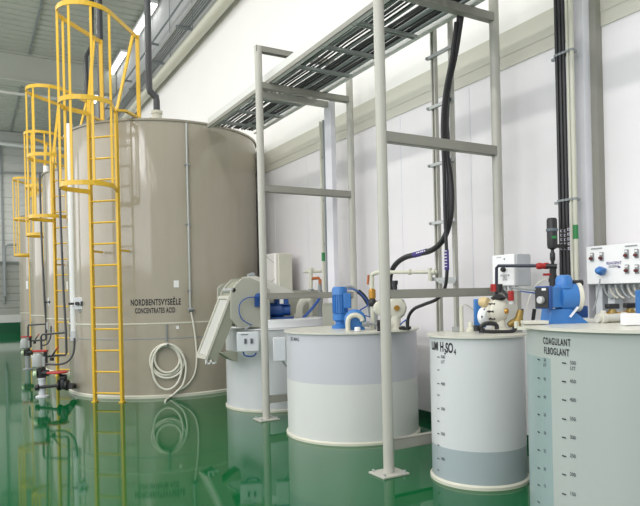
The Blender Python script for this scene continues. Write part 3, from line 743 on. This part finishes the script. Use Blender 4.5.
# control boxes on the far tank
def ebox(name, c, d, rz, label, cat='electrical box'):
    t = thing(name, Vector(c) - Vector((0, 0, d[2] / 2)), label, cat)
    MB().box(c, d, rz=rz).build('enclosure', M_grey, t, bevel=.008)
    return t
RZ1 = -math.radians(24)
cbx = onD(248, 341.5, 7.62); t = ebox('control_box', cbx, (.27, .12, .24), RZ1, 'pale grey control box with two switches on the sieve tank')
fr = Vector((math.sin(RZ1), -math.cos(RZ1), 0)); ri = Vector((math.cos(RZ1), math.sin(RZ1), 0))
for s in (-.03, .045):
    mb = MB(); mb.box(cbx + fr * .065 + ri * s + Up * .01, (.028, .02, .06), rz=RZ1); mb.build('rotary_switch', M_inkg, t)
MB().box(cbx + fr * .062 + ri * -.04 + Up * .09, (.09, .004, .01), rz=RZ1).build('name_strip', M_inkg, t)
MB().tube([cbx + fr * .03 + ri * -.06 - Up * .12, cbx + fr * .03 + ri * -.04 - Up * .17, cbx + fr * .03 + ri * .06 - Up * .18, cbx + fr * .03 + ri * .1 - Up * .14], .010, 8, 4).build('cable_loop', M_blued, t)
c2 = onD(279.5, 349, 7.35); t = ebox('junction_box', c2, (.15, .11, .28), RZ1, 'narrow grey junction box between the sieve tank and the wide tank')
MB().box(c2 + ri * .10 + Fw * .03, (.07, .14, .28), rz=RZ1).build('back_plate', M_beige, t, bevel=.004)
MB().tube([c2 - Up * .13 + ri * .03, c2 - Up * .19 + ri * .06, c2 - Up * .22 + ri * .10, c2 - Up * .19 + ri * .13, c2 - Up * .12 + ri * .13], .012, 8, 4).build('cable', M_greyd, t)
MB().tube([c2 + Up * .12 + ri * .12, c2 + Up * .22 + ri * .12], .018, 8).build('conduit', M_greyd, t)
# wrapped panel by the wall
t = thing('wrapped_panel', (4.35, 9.0, 0), 'tall white plastic-wrapped panel standing against the wall behind the sieve machine', 'panel')
MB().box((4.32, 8.97, 1.08), (.30, .50, 2.16)).build('panel', M_wrap, t, bevel=.02)
mb = MB()
for z, a in ((2.0, .2), (1.75, -.15), (1.6, .1)): mb.bar((4.168, 8.74, z), (4.168, 9.2, z + a), .004, .006)
mb.build('wrap_seam', M_greyd, t, smooth=False)
MB().box((4.33, 8.69, 1.08), (.24, .05, 2.14)).build('edge_board', M_pipe, t, bevel=.01)

# ---- bits on the wide tank (tank 3)
ZL = 1.116
t = motor('mixer_motor', (3.56, 5.80, ZL), .088, .46, 'bright blue upright mixer motor on the wide white tank lid')
t2 = thing('flexible_conduit', (3.6, 5.7, 1.2), 'black and grey flexible cable arching off the blue mixer motor', 'cable')
MB().tube([onD(x, y, 6.8) for x, y in ((344, 289), (350, 286.5), (357, 291), (363, 296), (368, 303), (370, 313), (371, 318))], .018, 8, 5).build('cable', M_greyd, t2)
MB().tube([onD(x, y, 6.75) for x, y in ((358, 291), (364, 296.5), (368.5, 304))], .026, 10, 5).build('sleeve', M_black, t2)
t2 = thing('blue_cable', (3.6, 5.7, 1.2), 'thin blue cables looping right of the mixer motor', 'cable')
mb = MB(); mb.tube([onD(x, y, 6.65) for x, y in ((348, 289), (356, 290), (364, 297), (368, 304), (362, 309), (354, 313), (347, 315))], .007, 6, 5)
mb.tube([onD(x, y, 6.6) for x, y in ((346, 309), (354, 312), (363, 315), (371, 317))], .006, 6, 5)
mb.build('cable', M_bluec, t2)
pb = onD(355, 329, 6.55); pb.z = ZL
t = thing('transfer_pump', pb, 'small blue pump with cream arched pipe on the wide tank lid', 'pump')
MB().lathe([(.10, 0), (.115, .03), (.115, .13), (.07, .16)], pb + Up * .10 + Fw * .06, -Fw, 28).build('pump_casing', M_blue, t)
MB().box(pb + Up * .01, (.2, .14, .02), rz=-YAW).build('foot', M_blue, t)
MB().tube([onD(x, y, 6.4) for x, y in ((348, 330.5), (348, 321), (350.5, 316.5), (356, 315), (361, 317.5), (362.5, 321))], .026, 12, 4).build('arched_pipe', M_pipe, t)
mb = MB(); mb.cyl(onD(362, 324, 6.4), onD(367, 324, 6.4), .028).cyl(onD(366, 324, 6.4), onD(379, 324, 6.4), .014).cyl(onD(367.5, 324, 6.4), onD(369.5, 324, 6.4), .032); mb.build('discharge_pipe', M_greyd, t)
MB().lathe([(.03, 0), (.03, .035), (.022, .04)], onD(357.5, 331, 6.2), Up, 16).build('lid_plug', M_white, t)
t = thing('brass_valve_riser', (3.72, 5.4, ZL), 'cream riser pipe with brass valve feeding a horizontal cream pipe', 'pipework')
a = onD(373, 331, 6.5); top = onD(371.5, 276, 6.5); top.x = a.x; top.y = a.y
MB().tube([a, top - Up * .03, top + Up * .01, top + Vector((.03, -.06, .035)), top + Vector((.05, -.12, .035))], .024, 10, 3).build('riser_pipe', M_pipe, t)
MB().lathe([(.022, 0), (.038, .02), (.038, .10), (.022, .12)], a + Up * .33, Up, 16).build('brass_body', M_brass, t)
mb = MB(); mb.lathe([(.034, 0), (.042, .02), (.042, .06), (.03, .08)], a + Up * .26, Up, 16).cyl(a + Up * .30, a + Up * .30 + Rt * .12, .02); mb.build('black_valve', M_black, t)
MB().tube([top + Rt * -.035 + Up * .01, top + Rt * -.045 - Up * .09], .012, 8).build('lever', M_copper, t)
MB().tube([a + Rt * .02 + Up * .28, a + Rt * .035 + Up * .2, a + Rt * .03 + Up * .1, a + Rt * .01], .02, 8, 3).build('grey_hose', M_greyd, t)
s0 = top + Vector((.05, -.12, .035)); e0 = onX(437, 272, 4.03)
mb = MB(); mb.tube([s0, e0], .019, 10); d = (e0 - s0)
for k in (.12, .50, .93): mb.cyl(s0 + d * k, s0 + d * (k + .035), .029)
mb.build('horizontal_pipe', M_pipe, t)
mb = MB(); mb.cyl(s0 + d * .88 - Up * .09, s0 + d * .88 + Up * .04, .022); mb.build('drop_tee', M_pipe, t)
t = thing('wall_bracket', (3.85, 4.5, 1.6), 'small grey angle bracket holding the horizontal pipe to the struts', 'bracket')
mb = MB(); mb.prism([onX(x, y, 4.02) for x, y in ((429, 277), (455, 280), (455, 283.5), (440, 283.5))], (.02, 0, 0)); mb.build('plate', M_galv, t, smooth=False)
MB().bar(onX(439, 279.5, 4.03), onX(457, 279.5, 4.03), .03, .03).build('arm', M_galv, t, smooth=False)
# cream pump behind near front post
pc = onD(395.5, 308, 6.05)
t = thing('diaphragm_pump', (pc.x, pc.y, ZL), 'cream round pump on the wide tank, half hidden behind the nearer front post', 'pump')
fd = (-Fw + Rt * .15).normalized()
mb = MB(); mb.lathe([(.05, -.12), (.10, -.09), (.115, -.05), (.115, 0), (.09, .03), (.05, .04)], pc, fd, 32); mb.build('pump_head', M_cream, t)
mb = MB()
for k in range(8):
    a = 2 * PI * k / 8; mb.cyl(pc + (Rt * math.cos(a) + Up * math.sin(a)) * .10, pc + (Rt * math.cos(a) + Up * math.sin(a)) * .10 + fd * .012, .009, seg=6)
mb.build('flange_bolt', M_greyd, t)
MB().lathe([(.028, 0), (.028, .02)], pc + fd * .035, fd, 16).build('hub', M_brass, t)
mb = MB(); mb.lathe([(.04, -.1), (.075, -.06), (.075, .02), (.04, .03)], pc + Rt * -.13 + Fw * .03, fd, 24); mb.build('second_head', M_cream, t)
mb = MB(); mb.tube([pc - Up * .08, Vector((pc.x, pc.y, ZL))], .05, 12).box((pc.x, pc.y, ZL + .012), (.26, .14, .024), rz=-YAW); mb.build('pump_stand', M_cream, t)
mb = MB(); mb.cyl(pc + Up * .11, pc + Up * .24, .022).lathe([(.03, 0), (.03, .04)], pc + Up * .23, Up, 12); mb.build('top_fitting', M_black, t)
q = onD(380.5, 325, 6.0)
mb = MB(); mb.lathe([(.036, 0), (.036, .05)], q, -Fw, 20).cyl(q - Up * .06, q + Up * .05, .035).cyl(q, q + Rt * .1, .018); mb.build('check_valve', M_black, t)
t = thing('hose_coupling', onD(408, 330, 5.95), 'black hose coupling with grey pipe at the right rim of the wide tank', 'coupling')
mb = MB(); mb.tube([onD(x, y, 5.95) for x, y in ((399, 328), (405, 328.5), (411, 327.5))], .014, 8).cyl(onD(407.5, 330, 5.95), onD(407.5, 320, 5.95), .018).cyl(onD(403, 329, 5.95), onD(403, 326, 5.95), .018)
mb.build('coupling', M_black, t)
MB().tube([onD(x, y, 5.9) for x, y in ((400, 325), (403, 322), (406.5, 319.5))], .007, 6).build('thin_tube', M_bluec, t)

# ---- bits on the acid tank (tank 4)
Z4 = 1.159
def on4(px, Y): r = ray(px, 300); X = r.x / r.y * Y; return Vector((X, Y, Z4))
t = thing('lid_pipe', on4(461, 3.86), 'pair of cream pipe stubs joined by a thin tube on the slim acid tank', 'pipework')
a = on4(461, 3.86); b = on4(477, 3.86)
MB().cyl(a, a + Up * .215, .017).build('pipe_stub', M_pipe, t); MB().lathe([(.024, 0), (.024, .17), (.018, .2), (.006, .205)], b, Up, 16).build('pipe_stub', M_pipe, t)
MB().tube([a + Up * .21, a + (b - a) * .3 + Up * .225, b + Up * .17 + Rt * -.03, b + Up * .12 + Rt * -.03], .004, 6, 4).build('thin_tube', M_cream, t)
MB().cyl(b + Rt * -.028 + Up * .06 - Fw * .02, b + Rt * -.028 + Up * .13 - Fw * .02, .009).build('red_connector', M_copper, t)
o = MB().lathe([(.04, 0), (.038, .03), (.022, .04), (.022, .07), (.012, .085)], on4(470, 3.80), Up, 20).build('lid_cone', M_pipe)
tag(o, 'small cream cone-shaped vent cap between the two pipe stubs', 'vent cap')
t = thing('pipe_clip', on4(456, 3.9), 'small metal clip with bolt at the rear left of the acid tank lid', 'clip')
MB().box(on4(456, 3.93) + Up * .02, (.07, .04, .04), rz=-YAW).build('clip_body', M_galv, t)
bq = on4(496, 3.62)
t = thing('diaphragm_pump', bq, 'cream lobed pump on the slim acid tank, ringed by dark bolts', 'pump')
P4 = lambda r, z, f=0: bq + Rt * r + Up * z + Fw * f
hd = (-Fw * .75 + Rt * .65).normalized()
hc = P4(.02, .17)
MB().lathe([(.04, -.10), (.085, -.075), (.105, -.05), (.105, -.03), (.095, -.02), (.105, -.01), (.105, .01), (.085, .035), (.05, .06), (.035, .065)], hc, hd, 36).build('pump_head', M_cream, t)
MB().lathe([(.05, -.03), (.075, -.01), (.075, .02), (.05, .04)], P4(-.10, .13), hd, 28).build('side_head', M_white, t)
mb = MB()
e1 = hd.cross(Up).normalized(); e2 = e1.cross(hd)
for k in range(10):
    a = 2 * PI * k / 10; q = hc + (e1 * math.cos(a) + e2 * math.sin(a)) * .098; mb.cyl(q - hd * .055, q + hd * .018, .010, seg=6)
for k in range(6):
    a = 2 * PI * k / 6; q = P4(-.10, .13) + (e1 * math.cos(a) + e2 * math.sin(a)) * .066; mb.cyl(q - hd * .01, q + hd * .03, .008, seg=6)
mb.build('clamp_bolt', M_black, t)
MB().lathe([(.024, 0), (.018, .02)], hc + hd * .062, hd, 12).build('hub', M_brass, t)
MB().lathe([(.10, 0), (.10, .02), (.055, .035), (.045, .10)], P4(.02, 0), Up, 28).build('pump_stand', M_cream, t)
MB().lathe([(.05, 0), (.06, .02), (.03, .045)], hc + Up * .09, Up, 20).build('top_ring', M_black, t)
MB().lathe([(.035, -.03), (.045, .0), (.035, .04)], P4(-.10, .245), hd, 20).build('cream_cap', mat('tan_cap', (206, 184, 138), .4), t)
MB().box(P4(-.10, .15, .13), (.10, .03, .24), rz=-YAW).build('motor_plate', M_blue, t, bevel=.01)
mb = MB()
mb.tube([P4(-.165, .035, -.1), P4(-.12, .075, -.1), P4(-.04, .07, -.11), P4(-.03, .03, -.11)], .018, 8, 4).tube([P4(-.165, .02, -.1), P4(-.05, .012, -.12), P4(.1, .012, -.1), P4(.115, .045, -.08)], .014, 8, 4)
mb.cyl(P4(-.19, .02, -.1), P4(-.19, .065, -.1), .022).cyl(P4(-.145, .005, -.1), P4(-.145, .04, -.1), .024)
mb.build('black_hose_clamp', M_black, t)
t = thing('gold_valve', P4(.15, 0), 'dull gold angle valve right of the cream acid pump', 'valve')
mb = MB(); mb.lathe([(.02, 0), (.045, .03), (.05, .07), (.03, .11), (.025, .17)], P4(.15, .01, -.02), Up + Rt * .25, 20)
mb.lathe([(.022, 0), (.03, .03), (.022, .07)], P4(.15, .09, -.02), -Rt * .8 - Up * .5, 14)
mb.build('valve_body', mat('dull_gold', (150, 126, 66), .4, .4), t)
MB().lathe([(.045, 0), (.045, .02), (.03, .03)], P4(.16, -.001), Up, 16).build('valve_foot', M_greyd, t)
# black feed pipe with red unions
bx = 3.98
t = thing('feed_pipe', onX(496, 296, bx), 'thin black feed pipe with red unions crossing the grey control box', 'pipe')
MB().tube([onX(496.5, 295, bx), onX(496.5, 268, bx), onX(498.5, 265.8, bx), onX(541, 265.8, bx)], .014, 10).build('pipe', mat('blue_black_pipe', (40, 48, 64), .35), t)
u = onX(494.5, 287.5, bx - .02)
mb = MB(); mb.cyl(u - Up * .035 , u + Up * .03, .032).lathe([(.022, 0), (.028, .03)], u, -Rt, 12); mb.build('union_nut', M_red, t)
mb = MB(); mb.cyl(onX(499, 292, bx), onX(499, 284, bx), .03).tube([onX(502, 290, bx), onX(505, 293, bx), onX(509, 299, bx)], .014, 8); mb.build('black_elbow', M_black, t)
u = onX(511, 297, 3.88)
mb = MB(); mb.cyl(u - Up * .03, u + Up * .05, .024); mb.build('union_nut', M_red, t)
MB().cyl(u - Up * .06, u - Up * .03, .018).build('white_collar', M_white, t)
u = onX(543.5, 266, bx)
mb = MB(); mb.lathe([(.02, -.05), (.026, -.04), (.026, -.015), (.021, 0), (.026, .015), (.026, .04), (.02, .05)], u + Rt * -.005, Rt, 16); mb.build('union_nut', M_red, t)
MB().tube([onX(546, 266, bx), onX(557, 266.3, bx + .05)], .02, 10).build('black_end', M_black, t)
# control box on the back post
cz = 1.675
t = thing('control_box', (4.2, 3.9, 1.53), 'square grey control box with black knob, on the rear post', 'electrical box')
a = onX(494, 255.5, 4.12); b = onX(517, 286, 4.12)
ya, yb = a.y, b.y; zt = a.z; zb = b.z
MB().box((4.12 + .09, (ya + yb) / 2, (zt + zb) / 2), (.18, ya - yb, zt - zb)).build('enclosure', M_grey, t, bevel=.008)
MB().box((4.105, (ya + yb) / 2, (zt + zb) / 2), (.03, (ya - yb) * .98, (zt - zb) * .98)).build('door', M_white, t, bevel=.008)
MB().lathe([(.022, 0), (.022, .02), (.016, .03)], onX(504, 269.5, 4.09), (-1, 0, 0), 16).build('knob', M_black, t)
mb = MB(); mb.lathe([(.006, 0), (.006, .006)], onX(504.5, 259, 4.09), (-1, 0, 0), 8); mb.build('lock', M_inkg, t)
pp = onX(505, 275.5, 4.088)
for i, s in enumerate(('DOZATOR', '230 V', '50 Hz')): text('label_print', s, .022, planeplace(pp - Up * .018 * i, (0, -1, 0), (0, 0, 1)), M_inkg, t)
pp = onX(499, 257.5, 4.088); text('label_print', 'CONTROL', .012, planeplace(pp, (0, -1, 0), (0, 0, 1)), M_inkg, t)
mb = MB(); mb.box((4.2, (ya + yb) / 2, zb / 2 - .02), (.05, .16, zb - .04)); mb.build('mounting_stand', M_postp, t)
for k, yy in enumerate((.8, .55, .3)):
    q = Vector((4.2, yb + (ya - yb) * yy, zb)); MB().cyl(q, q - Up * .04, .016).build('cable_gland', M_white, t)

# ---- bits on the coagulant tank (tank 5)
Z5 = 1.286
def on5(px, Y, z=Z5): r = ray(px, 300); return Vector((r.x / r.y * Y, Y, z))
b = on5(561, 2.58)
t = thing('dosing_pump', b, 'bright blue dosing pump with a black front panel on the coagulant tank', 'pump')
s = (b.dot(Fw)) / F
Pp = lambda x, y, f=0: onD(x, y, b.dot(Fw) + f)
MB().prism([Pp(549, 325, -.04), Pp(589, 323, -.04), Pp(583, 318, -.04), Pp(572, 309, -.04), Pp(551, 309, -.04)], Fw * .16).build('base', M_blue, t, smooth=False, bevel=.005)
MB().box(Pp(563, 324.5) + Fw * .04, (.30, .22, .012), rz=-YAW).build('base_plate', M_blue, t)
c = (Pp(560, 297))
MB().box(c + Vector((.015, -.01, 0)) - Rt * .05, (.18, .105, .128)).build('control_head', M_blue, t, bevel=.008)
c = c + Vector((.015, -.01, 0)) - Rt * .05
MB().box(c + Vector((-.10, 0, 0)), (.03, .112, .14)).build('panel_housing', M_blued, t, bevel=.005)
pf = c + Vector((-.118, 0, 0))
MB().box(pf, (.006, .098, .125)).build('front_panel', M_black, t)
MB().lathe([(.024, 0), (.022, .022), (.018, .026)], pf - Up * .015, (-1, 0, 0), 20).build('dial', mat('dial_silver', (196, 198, 198), .3, .3), t)
MB().box(pf + Vector((-.004, -.02, .05)), (.004, .03, .014)).build('display', M_paper, t)
MB().lathe([(.06, -.06), (.088, -.05), (.092, .03), (.088, .05)], Pp(567.5, 297) + Fw * .02, Rt, 32).build('drive_body', M_blue, t)
MB().lathe([(.092, 0), (.094, .01), (.094, .025), (.085, .03)], Pp(567.5, 297) + Fw * .02 + Rt * .05, Rt, 32).build('pump_ring', M_cream, t)
MB().lathe([(.051, 0), (.051, .038), (.04, .06), (.025, .066)], Pp(564, 285.5), Up, 24).build('motor_cap', M_blue, t)
MB().lathe([(.06, 0), (.06, .02)], Pp(564, 288.5), Up, 24).build('motor_flange', M_blue, t)
mb = MB(); mb.cyl(Pp(573, 283), Pp(580, 283), .018).lathe([(.02, 0), (.02, .02)], Pp(579, 283), Rt, 12); mb.build('outlet', M_black, t)
MB().box(Pp(584, 312) + Fw * .08, (.085, .09, .075), rz=-YAW).build('valve_head', M_blued, t, bevel=.006)
MB().bar(Pp(570, 317, -.06), Pp(578, 307, -.06), .016, .01).build('white_strap', M_white, t)
mb = MB(); mb.tube([Pp(538, 289), Pp(533, 289.5), Pp(520, 288.5, .3), Pp(512, 287.5, .6)], .007, 6, 3); mb.cyl(Pp(538, 289), Pp(534, 289.3), .012); mb.build('signal_cable', M_greyd, t)
mb = MB(); mb.tube([Pp(538, 293.5), Pp(530, 292.5, .1), Pp(520, 291, .4)], .005, 6, 3); mb.build('signal_cable', M_bluec, t)
# pressure damper
DX = 4.20
t = thing('pulsation_damper', onX(553, 280, DX), 'black bottle-shaped damper with grey ring beside the black pipes', 'damper')
c = onX(553, 250, DX); k = c.dot(Fw) / F
prof = [(5.0, 0), (5.3, 1), (5.3, 8), (5.8, 8.5), (5.8, 12), (5.2, 12.5), (5.2, 31), (4.6, 33), (2.0, 34.2)]
zt = onX(553, 217.5, DX).z; zb_ = onX(553, 275, DX).z; H_ = zt - zb_
def yz(y): return onX(553, y, DX).z
pr = [(3.2 * k, 0), (3.2 * k, yz(268) - zb_), (1.6 * k, yz(266) - zb_), (1.6 * k, yz(262) - zb_), (2.6 * k, yz(259) - zb_), (2.6 * k, yz(254) - zb_), (1.5 * k, yz(251) - zb_), (1.8 * k, yz(249.5) - zb_), (4.6 * k, yz(248) - zb_), (5 * k, yz(245) - zb_), (5 * k, yz(220) - zb_), (4.2 * k, yz(218) - zb_), (1 * k, yz(217.5) - zb_)]
base_d = onX(553, 275, DX)
MB().lathe(pr, base_d, Up, 28).build('vessel', M_black, t)
MB().lathe([(5.1 * k, 0), (5.7 * k, .004), (5.7 * k, .022), (5.1 * k, .026)], Vector((base_d.x, base_d.y, yz(231.5))), Up, 28).build('ring', mat('slate_ring', (92, 104, 112), .4), t)
fdv = -Fw
MB().box(Vector((base_d.x, base_d.y, yz(237.5))) - Fw * 5.2 * k, (.04, .004, .022), rz=-YAW).build('green_label', M_green, t)
mb = MB(); mb.box(base_d - Rt * .03 + Up * .005, (.10, .025, .02), rz=-YAW); mb.build('red_handle', M_red, t)
mb = MB(); mb.cyl(base_d - Up * .12, base_d, .03).cyl(base_d - Up * .03, base_d - Up * .06, .036); mb.build('valve', M_black, t)
MB().tube([base_d - Rt * .02 - Up * .02, base_d - Rt * .12 - Up * .06, base_d - Rt * .2 - Up * .18, base_d - Rt * .23 - Up * .3], .004, 6, 5).build('thin_tube', M_cream, t)
MB().bar(Vector((base_d.x, base_d.y, yz(246))), Vector((4.36, base_d.y - .02, yz(246))), .03, .03).build('support_arm', M_black, t)
# riser bundle
for i, (px, r, mt, lb) in enumerate(((560, .0155, M_black, 'leftmost of the three black vertical pipes beside the right wall column'),
                                    (563.6, .0155, M_black, 'middle of the three black vertical pipes beside the right wall column'),
                                    (567, .0155, M_black, 'rightmost of the three black vertical pipes beside the right wall column'))):
    a = onX(px, 200, 4.36)
    t = thing('riser_pipe', (a.x, a.y, 1.2), lb, 'pipe', 'vertical risers on the right wall')
    MB().cyl((a.x, a.y, 1.25), (a.x, a.y, 9.3), r, seg=14).build('pipe', mt, t)
    MB().cyl((a.x, a.y, 1.55), (a.x, a.y, 1.72), r * 1.08, seg=14).build('socket', M_black, t)
    z0 = onX(px, 250, 4.36).z; z1 = onX(px, 228 if i < 2 else 226, 4.36).z
    for j in range(5):
        zz = z0 + (z1 - z0) * j / 5
        tg = MB().box(Vector((a.x, a.y, zz + .01)) - Fw * r, (.016, .008, .022), rz=-YAW).build('printed_tag', M_paper, t, smooth=False)
        MB().box(Vector((a.x, a.y, zz + .01)) - Fw * (r + .003), (.010, .006, .012), rz=-YAW).build('tag_print', M_inkp, tg, smooth=False)
for i, (px, r, lb) in enumerate(((571, .011, 'thinner cream vertical pipe right of the black pipes'), (575, .018, 'cream vertical pipe with green label next to the right wall column'))):
    a = onX(px, 200, 4.36)
    t = thing('riser_pipe', (a.x, a.y, 1.3), lb, 'pipe', 'vertical risers on the right wall')
    MB().cyl((a.x, a.y, 1.3), (a.x, a.y, 9.3), r, seg=12).build('pipe', M_pipe, t)
    if i: MB().cyl((a.x, a.y, onX(px, 239, 4.36).z), (a.x, a.y, onX(px, 225, 4.36).z), r * 1.15, seg=12).build('green_label', M_green, t)
a = onX(559, 200, 4.40); b = onX(577, 200, 4.40)
for i, zz in enumerate((onX(560, 203, 4.4).z, onX(555, 60, 4.4).z)):
    t = thing('pipe_clamp', (a.x, a.y, zz), ['lower dark clamp bar holding the vertical pipes by the column', 'upper dark clamp bar holding the vertical pipes by the column'][i], 'clamp', 'clamp bars on the risers')
    mb = MB(); mb.bar((4.39, a.y + .03, zz), (4.39, b.y - .03, zz), .03, .02)
    for px in (560, 563.6, 567, 571, 575):
        q = onX(px, 200, 4.36); mb.lathe([(.024, 0), (.024, .018)], (q.x, q.y, zz), Up, 14)
    mb.build('clamp_bar', M_greyd, t)
# control cabinet
ya = onX(586, 250, 4.40).y; zt = onX(590, 246.5, 4.4).z; zb = onX(590, 284.5, 4.4).z; yb = ya - .95
t = thing('control_cabinet', (4.5, (ya + yb) / 2, zb), 'white wall control cabinet with switches and blue plug at right edge', 'control cabinet')
MB().box((4.49, (ya + yb) / 2, (zt + zb) / 2), (.18, ya - yb, zt - zb)).build('enclosure', M_white, t, bevel=.006)
for x, y in ((592, 257), (601.5, 256.5), (626.5, 254), (636.5, 253.5), (627, 269), (637, 269)):
    q = onX(x, y, 4.395)
    sw = MB().box(q, (.012, .032, .07)).build('switch_plate', M_greyd, t, bevel=.003)
    MB().lathe([(.013, 0), (.013, .02), (.010, .026)], q + Vector((-.005, 0, -.012)), (-1, 0, 0), 12).build('switch_knob', mat('dark_red_knob', (96, 30, 30), .4), sw)
    MB().box(q + Vector((-.008, 0, .02)), (.006, .02, .014)).build('switch_label', M_paper, sw)
q = onX(601, 271, 4.36)
pl = MB().box(q, (.05, .055, .06), rot=Matrix.Rotation(.5, 3, 'X')).lathe([(.026, 0), (.03, .015), (.022, .035)], q + Vector((-.025, -.005, 0)), (-1, -.1, .2), 14).build('blue_plug', M_blue, t, bevel=.008)
q2 = onX(600, 279, 4.33)
MB().tube([q2, q2 - Up * .06 + Rt * -.01, q2 - Up * .16 - Rt * .03, q2 - Up * .25 - Rt * .06], .006, 6, 4).build('plug_cable', M_greyd, t)
pp = onX(614, 263, 4.397)
text('label_print', 'REAGENT', .030, planeplace(pp, (0, -1, 0), (0, 0, 1)), M_inkp, t, sx=1.0)
text('label_print', 'DOSING', .024, planeplace(pp - Up * .027, (0, -1, 0), (0, 0, 1)), M_inkg, t, sx=1.0)
MB().box(onX(619, 267, 4.397), (.004, .02, .012)).build('mark', M_inkp, t)
for x0, x1, y in ((591, 602, 248.5), (625, 637, 245.8)): MB().box(onX((x0 + x1) / 2, y, 4.397), (.004, .10, .010)).build('name_strip', M_greyd, t)
for j in range(14):
    q = Vector((4.44, ya - .13 - j * .052, zb))
    MB().cyl(q, q - Up * .03, .014).build('cable_gland', M_greyd, t)
    MB().tube([q - Up * .02, q - Up * .05 - Vector((0, .006, 0)), q - Up * .09 - Vector((0, .03, 0)), q - Up * .115 - Vector((0, .07, 0))], .0095, 8, 4).build('cable_tail', M_postp if j % 3 else M_greyd, t)
o = MB()
for yy in (ya - .06, ya - .17): o.box((4.52, yy, zb / 2), (.10, .06, zb))
o = o.build('cabinet_stand', M_grey, t, smooth=False)
# fittings on the lid
def pos5(px, Y): return on5(px, Y)
t = thing('pipe_fitting', pos5(600, 2.45), 'cream and grey pipe fitting lying right of the dosing pump', 'pipework')
b = pos5(600, 2.40)
dr = (Rt * .95 + Fw * .25).normalized()
mb = MB(); mb.cyl(b + Up * .028 - Rt * .02, b + Up * .028 + dr * .26, .026).lathe([(.034, 0), (.034, .03)], b + Up * .028, dr, 16).lathe([(.034, 0), (.034, .03)], b + Up * .028 + dr * .15, dr, 16)
mb.cyl(b + Up * .03 + dr * .02, b + Up * .075 + dr * .02, .018); mb.build('fitting', M_lid, t)
for px, lb in ((612, 'brass valve with black cap, left of two on the coagulant lid'), (630, 'brass valve with black cap, right of two on the coagulant lid')):
    b = pos5(px, 2.40)
    t = thing('brass_valve', b, lb, 'valve', 'brass valves on the coagulant tank')
    MB().lathe([(.036, 0), (.036, .02), (.024, .03), (.028, .06), (.02, .08)], b, Up, 16).build('body', mat('dull_gold', (150, 126, 66), .4, .4), t)
    MB().lathe([(.016, -.06), (.022, -.02), (.022, .02), (.016, .06)], b + Up * .045, Rt, 12).build('side_port', M_brass, t)
    MB().box(b + Up * .098, (.075, .045, .032), rz=-YAW).build('cap', M_black, t, bevel=.006)
b = pos5(630, 2.12)
o = MB().box(b + Up * .034, (.085, .06, .065), rz=-YAW).build('white_block', M_white, bevel=.004)
tag(o, 'small plain white block on the coagulant lid at right edge', 'block')
b = pos5(644, 2.25)
t = thing('dosing_pump', b, 'second blue pump cut off by the right edge of the view', 'pump')
MB().box(b + Up * .01, (.14, .12, .02), rz=-YAW).build('base_plate', M_blue, t)
MB().box(b + Up * .11, (.06, .1, .17), rz=-YAW).build('body', M_blue, t, bevel=.008)
MB().lathe([(.04, 0), (.04, .06), (.03, .07)], b + Up * .11 + Rt * .03, Rt, 20).build('head', M_blue, t)
b = onD(527, 331, 3.95)
t = thing('lid_clamp', b, 'pale clamp bracket overhanging the left rim of the coagulant tank', 'clamp')
c_ = pos5(534, 2.62)
MB().box(c_ + Vector((0, 0, .012)), (.14, .10, .02), rz=-YAW).build('clamp_plate', M_lid, t, bevel=.003)
mb = MB(); mb.bar(c_ + Rt * -.10 - Up * .022 , c_ + Rt * .03 - Fw * .12 - Up * .022, .03, .02).bar(c_ - Rt * .11 - Up * .022, c_ - Rt * .11 + Up * .02, .02, .02); mb.build('clamp_arm', M_pipe, t)
t2 = thing('drain_hose', pos5(521, 2.9), 'two short black rubber hose ends beyond the rim of the coagulant tank', 'hose')
for x in (521.5, 534):
    MB().tube([onX(x - 1.5, 326, 4.3), onX(x - .5, 316, 4.3), onX(x + .5, 309, 4.3)], .016, 8, 3).build('hose_end', M_black, t2)
